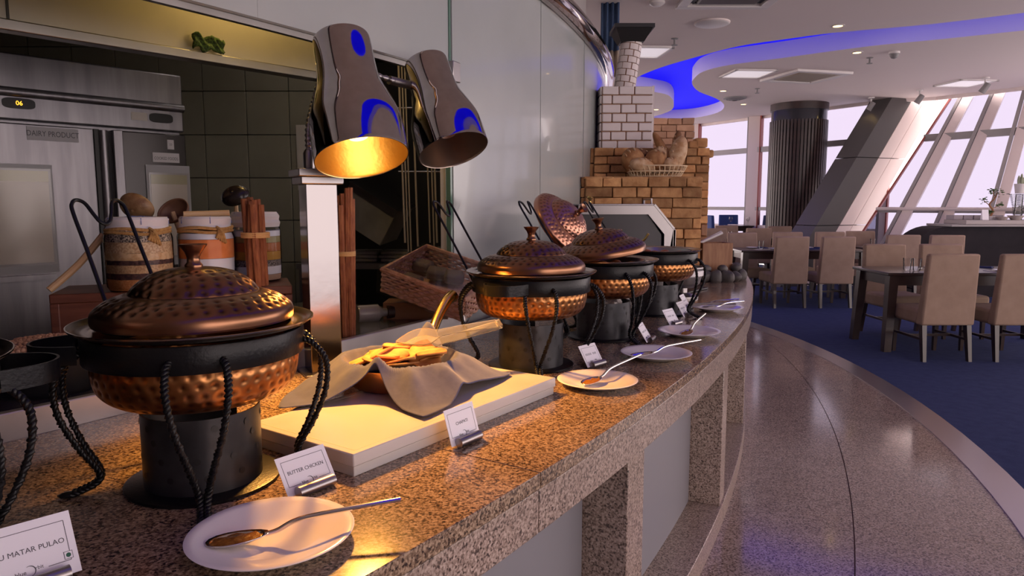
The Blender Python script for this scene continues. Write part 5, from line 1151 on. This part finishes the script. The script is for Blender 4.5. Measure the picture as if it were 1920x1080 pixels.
# bar counter with curved end
br_ = empty('bar_counter', (0, 0, 0), 0, 'long dark bar with a rounded upper corner at the right', 'bar')
T = Matrix(((1, 0, 0, 0), (0, 0, -1, 11.0), (0, 1, 0, 0), (0, 0, 0, 1)))
poly = [(6.05, .0), (10.5, .0), (10.5, 1.10)] + [(6.75 - .62 * math.sin(t) , 1.10 - .62 * (1 - math.cos(t))) for t in [PI / 2 * i / 10 for i in range(11)]]
MB().prism([(6.13, .0)] + poly[1:], -.55, 0, T).build('front', M('bar_dark', (.014, .011, .015), .7, spec=.2, n=(4, (.02, .016, .02))), br_, smooth=30)
MB().span((6.75, 10.93, 1.10), (10.5, 11.6, 1.135)).build('bar_top', M('bar_top_stone', (.26, .23, .23), .3), br_, bevel=.004)
MB().span((7.0, 10.98, 1.135), (10.5, 11.55, 1.20)).build('upper_ledge', M('ledge_stone', (.36, .31, .30), .4), br_, bevel=.004)
# things on the bar
pt_ = empty('potted_bonsai', (7.55, 11.25, 1.20), 0, 'small leafy bonsai with bent stem on the bar', 'plant')
MB().lathe([(0, 0), (.05, 0), (.065, .06), (.06, .06), (0, .05)], 20).build('pot', WHITE, pt_)
stem = spline([(0, 0, .05), (.03, 0, .15), (-.03, 0, .24), (.05, 0, .34), (.08, 0, .42)], 5); MB().tube(stem, [.018 - .010 * i / (len(stem) - 1) for i in range(len(stem))], 8).build('stem', WOOD, pt_)
for b_, e_ in (((-.02, 0, .22), (-.12, 0, .30)), ((.0, 0, .17), (.14, 0, .23)), ((.04, 0, .33), (.01, 0, .45))): MB().tube([b_, e_], .006, 6).build('branch', WOOD, pt_)
rl_ = random.Random(6); lf = MB()
for c_, r_ in (((.09, 0, .42), .10), ((-.12, 0, .31), .06), ((.14, 0, .24), .055), ((.01, 0, .46), .06), ((0, 0, .12), .05)):
    for k in range(26):
        p = Vector(c_) + Vector((rl_.gauss(0, .5), rl_.gauss(0, .5), rl_.gauss(0, .35))) * r_; lf.ball((0, 0, 0), (.022, .012, .004), 6, 4, TR(*p) @ Matrix.Rotation(rl_.uniform(0, 6), 4, 'Z') @ Matrix.Rotation(rl_.uniform(-1, 1), 4, 'X'))
lf.build('foliage', LEAF, pt_, smooth=60)['kind'] = 'stuff'
gt = empty('glass_tower', (7.98, 11.25, 1.20), 0, 'tall spiral glass display vase holding a white pot', 'vase')
for k in range(16): z = .06 + .022 * k; r = .07 + .07 * (k / 15) ** 1.6; MB().lathe([(r * .9, z), (r, z + .004), (r, z + .008), (r * .9, z + .012), (r * .9, z)], 28).build('glass_ring', TUMBLER, gt)
MB().lathe([(.055, 0), (.06, .02), (.055, .05), (.05, .40), (.045, .40), (.045, .05)], 24).build('core_tube', TUMBLER, gt); MB().lathe([(0, .40), (.17, .40), (.17, .41), (0, .41)], 32).build('glass_plate', TUMBLER, gt)
wp = empty('white_cactus_pot', (7.98, 11.25, 1.612), 0, 'white pot with pale cactus on top of the glass vase', 'plant')
MB().lathe([(0, 0), (.06, 0), (.08, .13), (.085, .15), (.075, .15), (0, .12)], 24).build('pot', WHITE, wp)
for x, y, h_ in ((-.03, 0, .12), (.02, .01, .15), (.04, -.01, .09), (0, -.03, .10)): MB().ball((x, y, .14 + h_ / 2), (.02, .02, h_ / 2 + .02), 10, 8).build('cactus_stem', M('pale_cactus', (.30, .33, .22), .6), wp, smooth=180)
for x, y, lb in ((8.25, 11.3, 'small round green plant right of the glass vase'), (8.52, 11.2, 'small round green plant at the right edge of the bar')):
    g = empty('small_plant', (x, y, 1.42), 0, lb, 'plant', 'little plants on the bar shelf'); m_ = MB()
    for k in range(50): p = Vector((rl_.gauss(0, .03), rl_.gauss(0, .03), .04 + abs(rl_.gauss(0, .022)))); m_.ball((0, 0, 0), (.02, .011, .004), 6, 4, TR(*p) @ Matrix.Rotation(rl_.uniform(0, 6), 4, 'Z') @ Matrix.Rotation(rl_.uniform(-1, 1), 4, 'X'))
    m_.build('foliage', LEAF, g, smooth=60)['kind'] = 'stuff'; MB().lathe([(0, 0), (.04, 0), (.05, .05), (0, .045)], 16).build('pot', GREYPL, g)
shf = empty('bar_shelf', (8.45, 11.3, 1.20), 0, 'thin raised glass shelf on the bar', 'shelf'); MB().span((-.35, -.12, .205), (.7, .12, .22)).build('board', GREYPL, shf)
for x in (-.3, .6): MB().tube([(x, 0, 0), (x, 0, .21)], .012, 8).build('post', STEEL, shf)
for k, (x, r_, h_, lb) in enumerate(((7.62, .10, .05, 'shallow pale bowl left of the glass vase'), (7.83, .12, .07, 'wide pale bowl at the foot of the glass vase'), (8.15, .08, .08, 'deep pale bowl right of the glass vase'))):
    o = MB().lathe([(0, 0), (r_ * .5, 0), (r_, h_), (r_ * .96, h_), (r_ * .45, .01), (0, .01)], 28).build('pale_bowl', M('cream_ceramic', (.55, .47, .43), .4), None, (x, 11.08, 1.2005)); tag(o, lb, 'bowl', 'bowls on the bar')
for k in range(5):
    o = MB().box((0, 0, .035), (.15, .2, .07)).build('stone_block', M('block_grey', (.34, .30, .32), .6), None, (7.09 + .16 * k, 11.42, 1.2005), bevel=.006); tag(o, ['leftmost', 'second', 'third', 'fourth', 'fifth'][k] + ' pale block from the left in the row on the bar', 'block', 'pale blocks on the bar')
o = MB().add([(-.05, 0, 0), (.05, 0, 0), (.05, .06, 0), (-.05, .06, 0), (-.05, .028, .16), (.05, .028, .16), (.05, .032, .16), (-.05, .032, .16)], [(3, 2, 1, 0), (4, 5, 6, 7), (0, 1, 5, 4), (1, 2, 6, 5), (2, 3, 7, 6), (3, 0, 4, 7)]).build('tent_card', CARD, None, (7.38, 11.1, 1.2005), smooth=0); tag(o, 'blank white tent card at the foot of the bonsai', 'card')
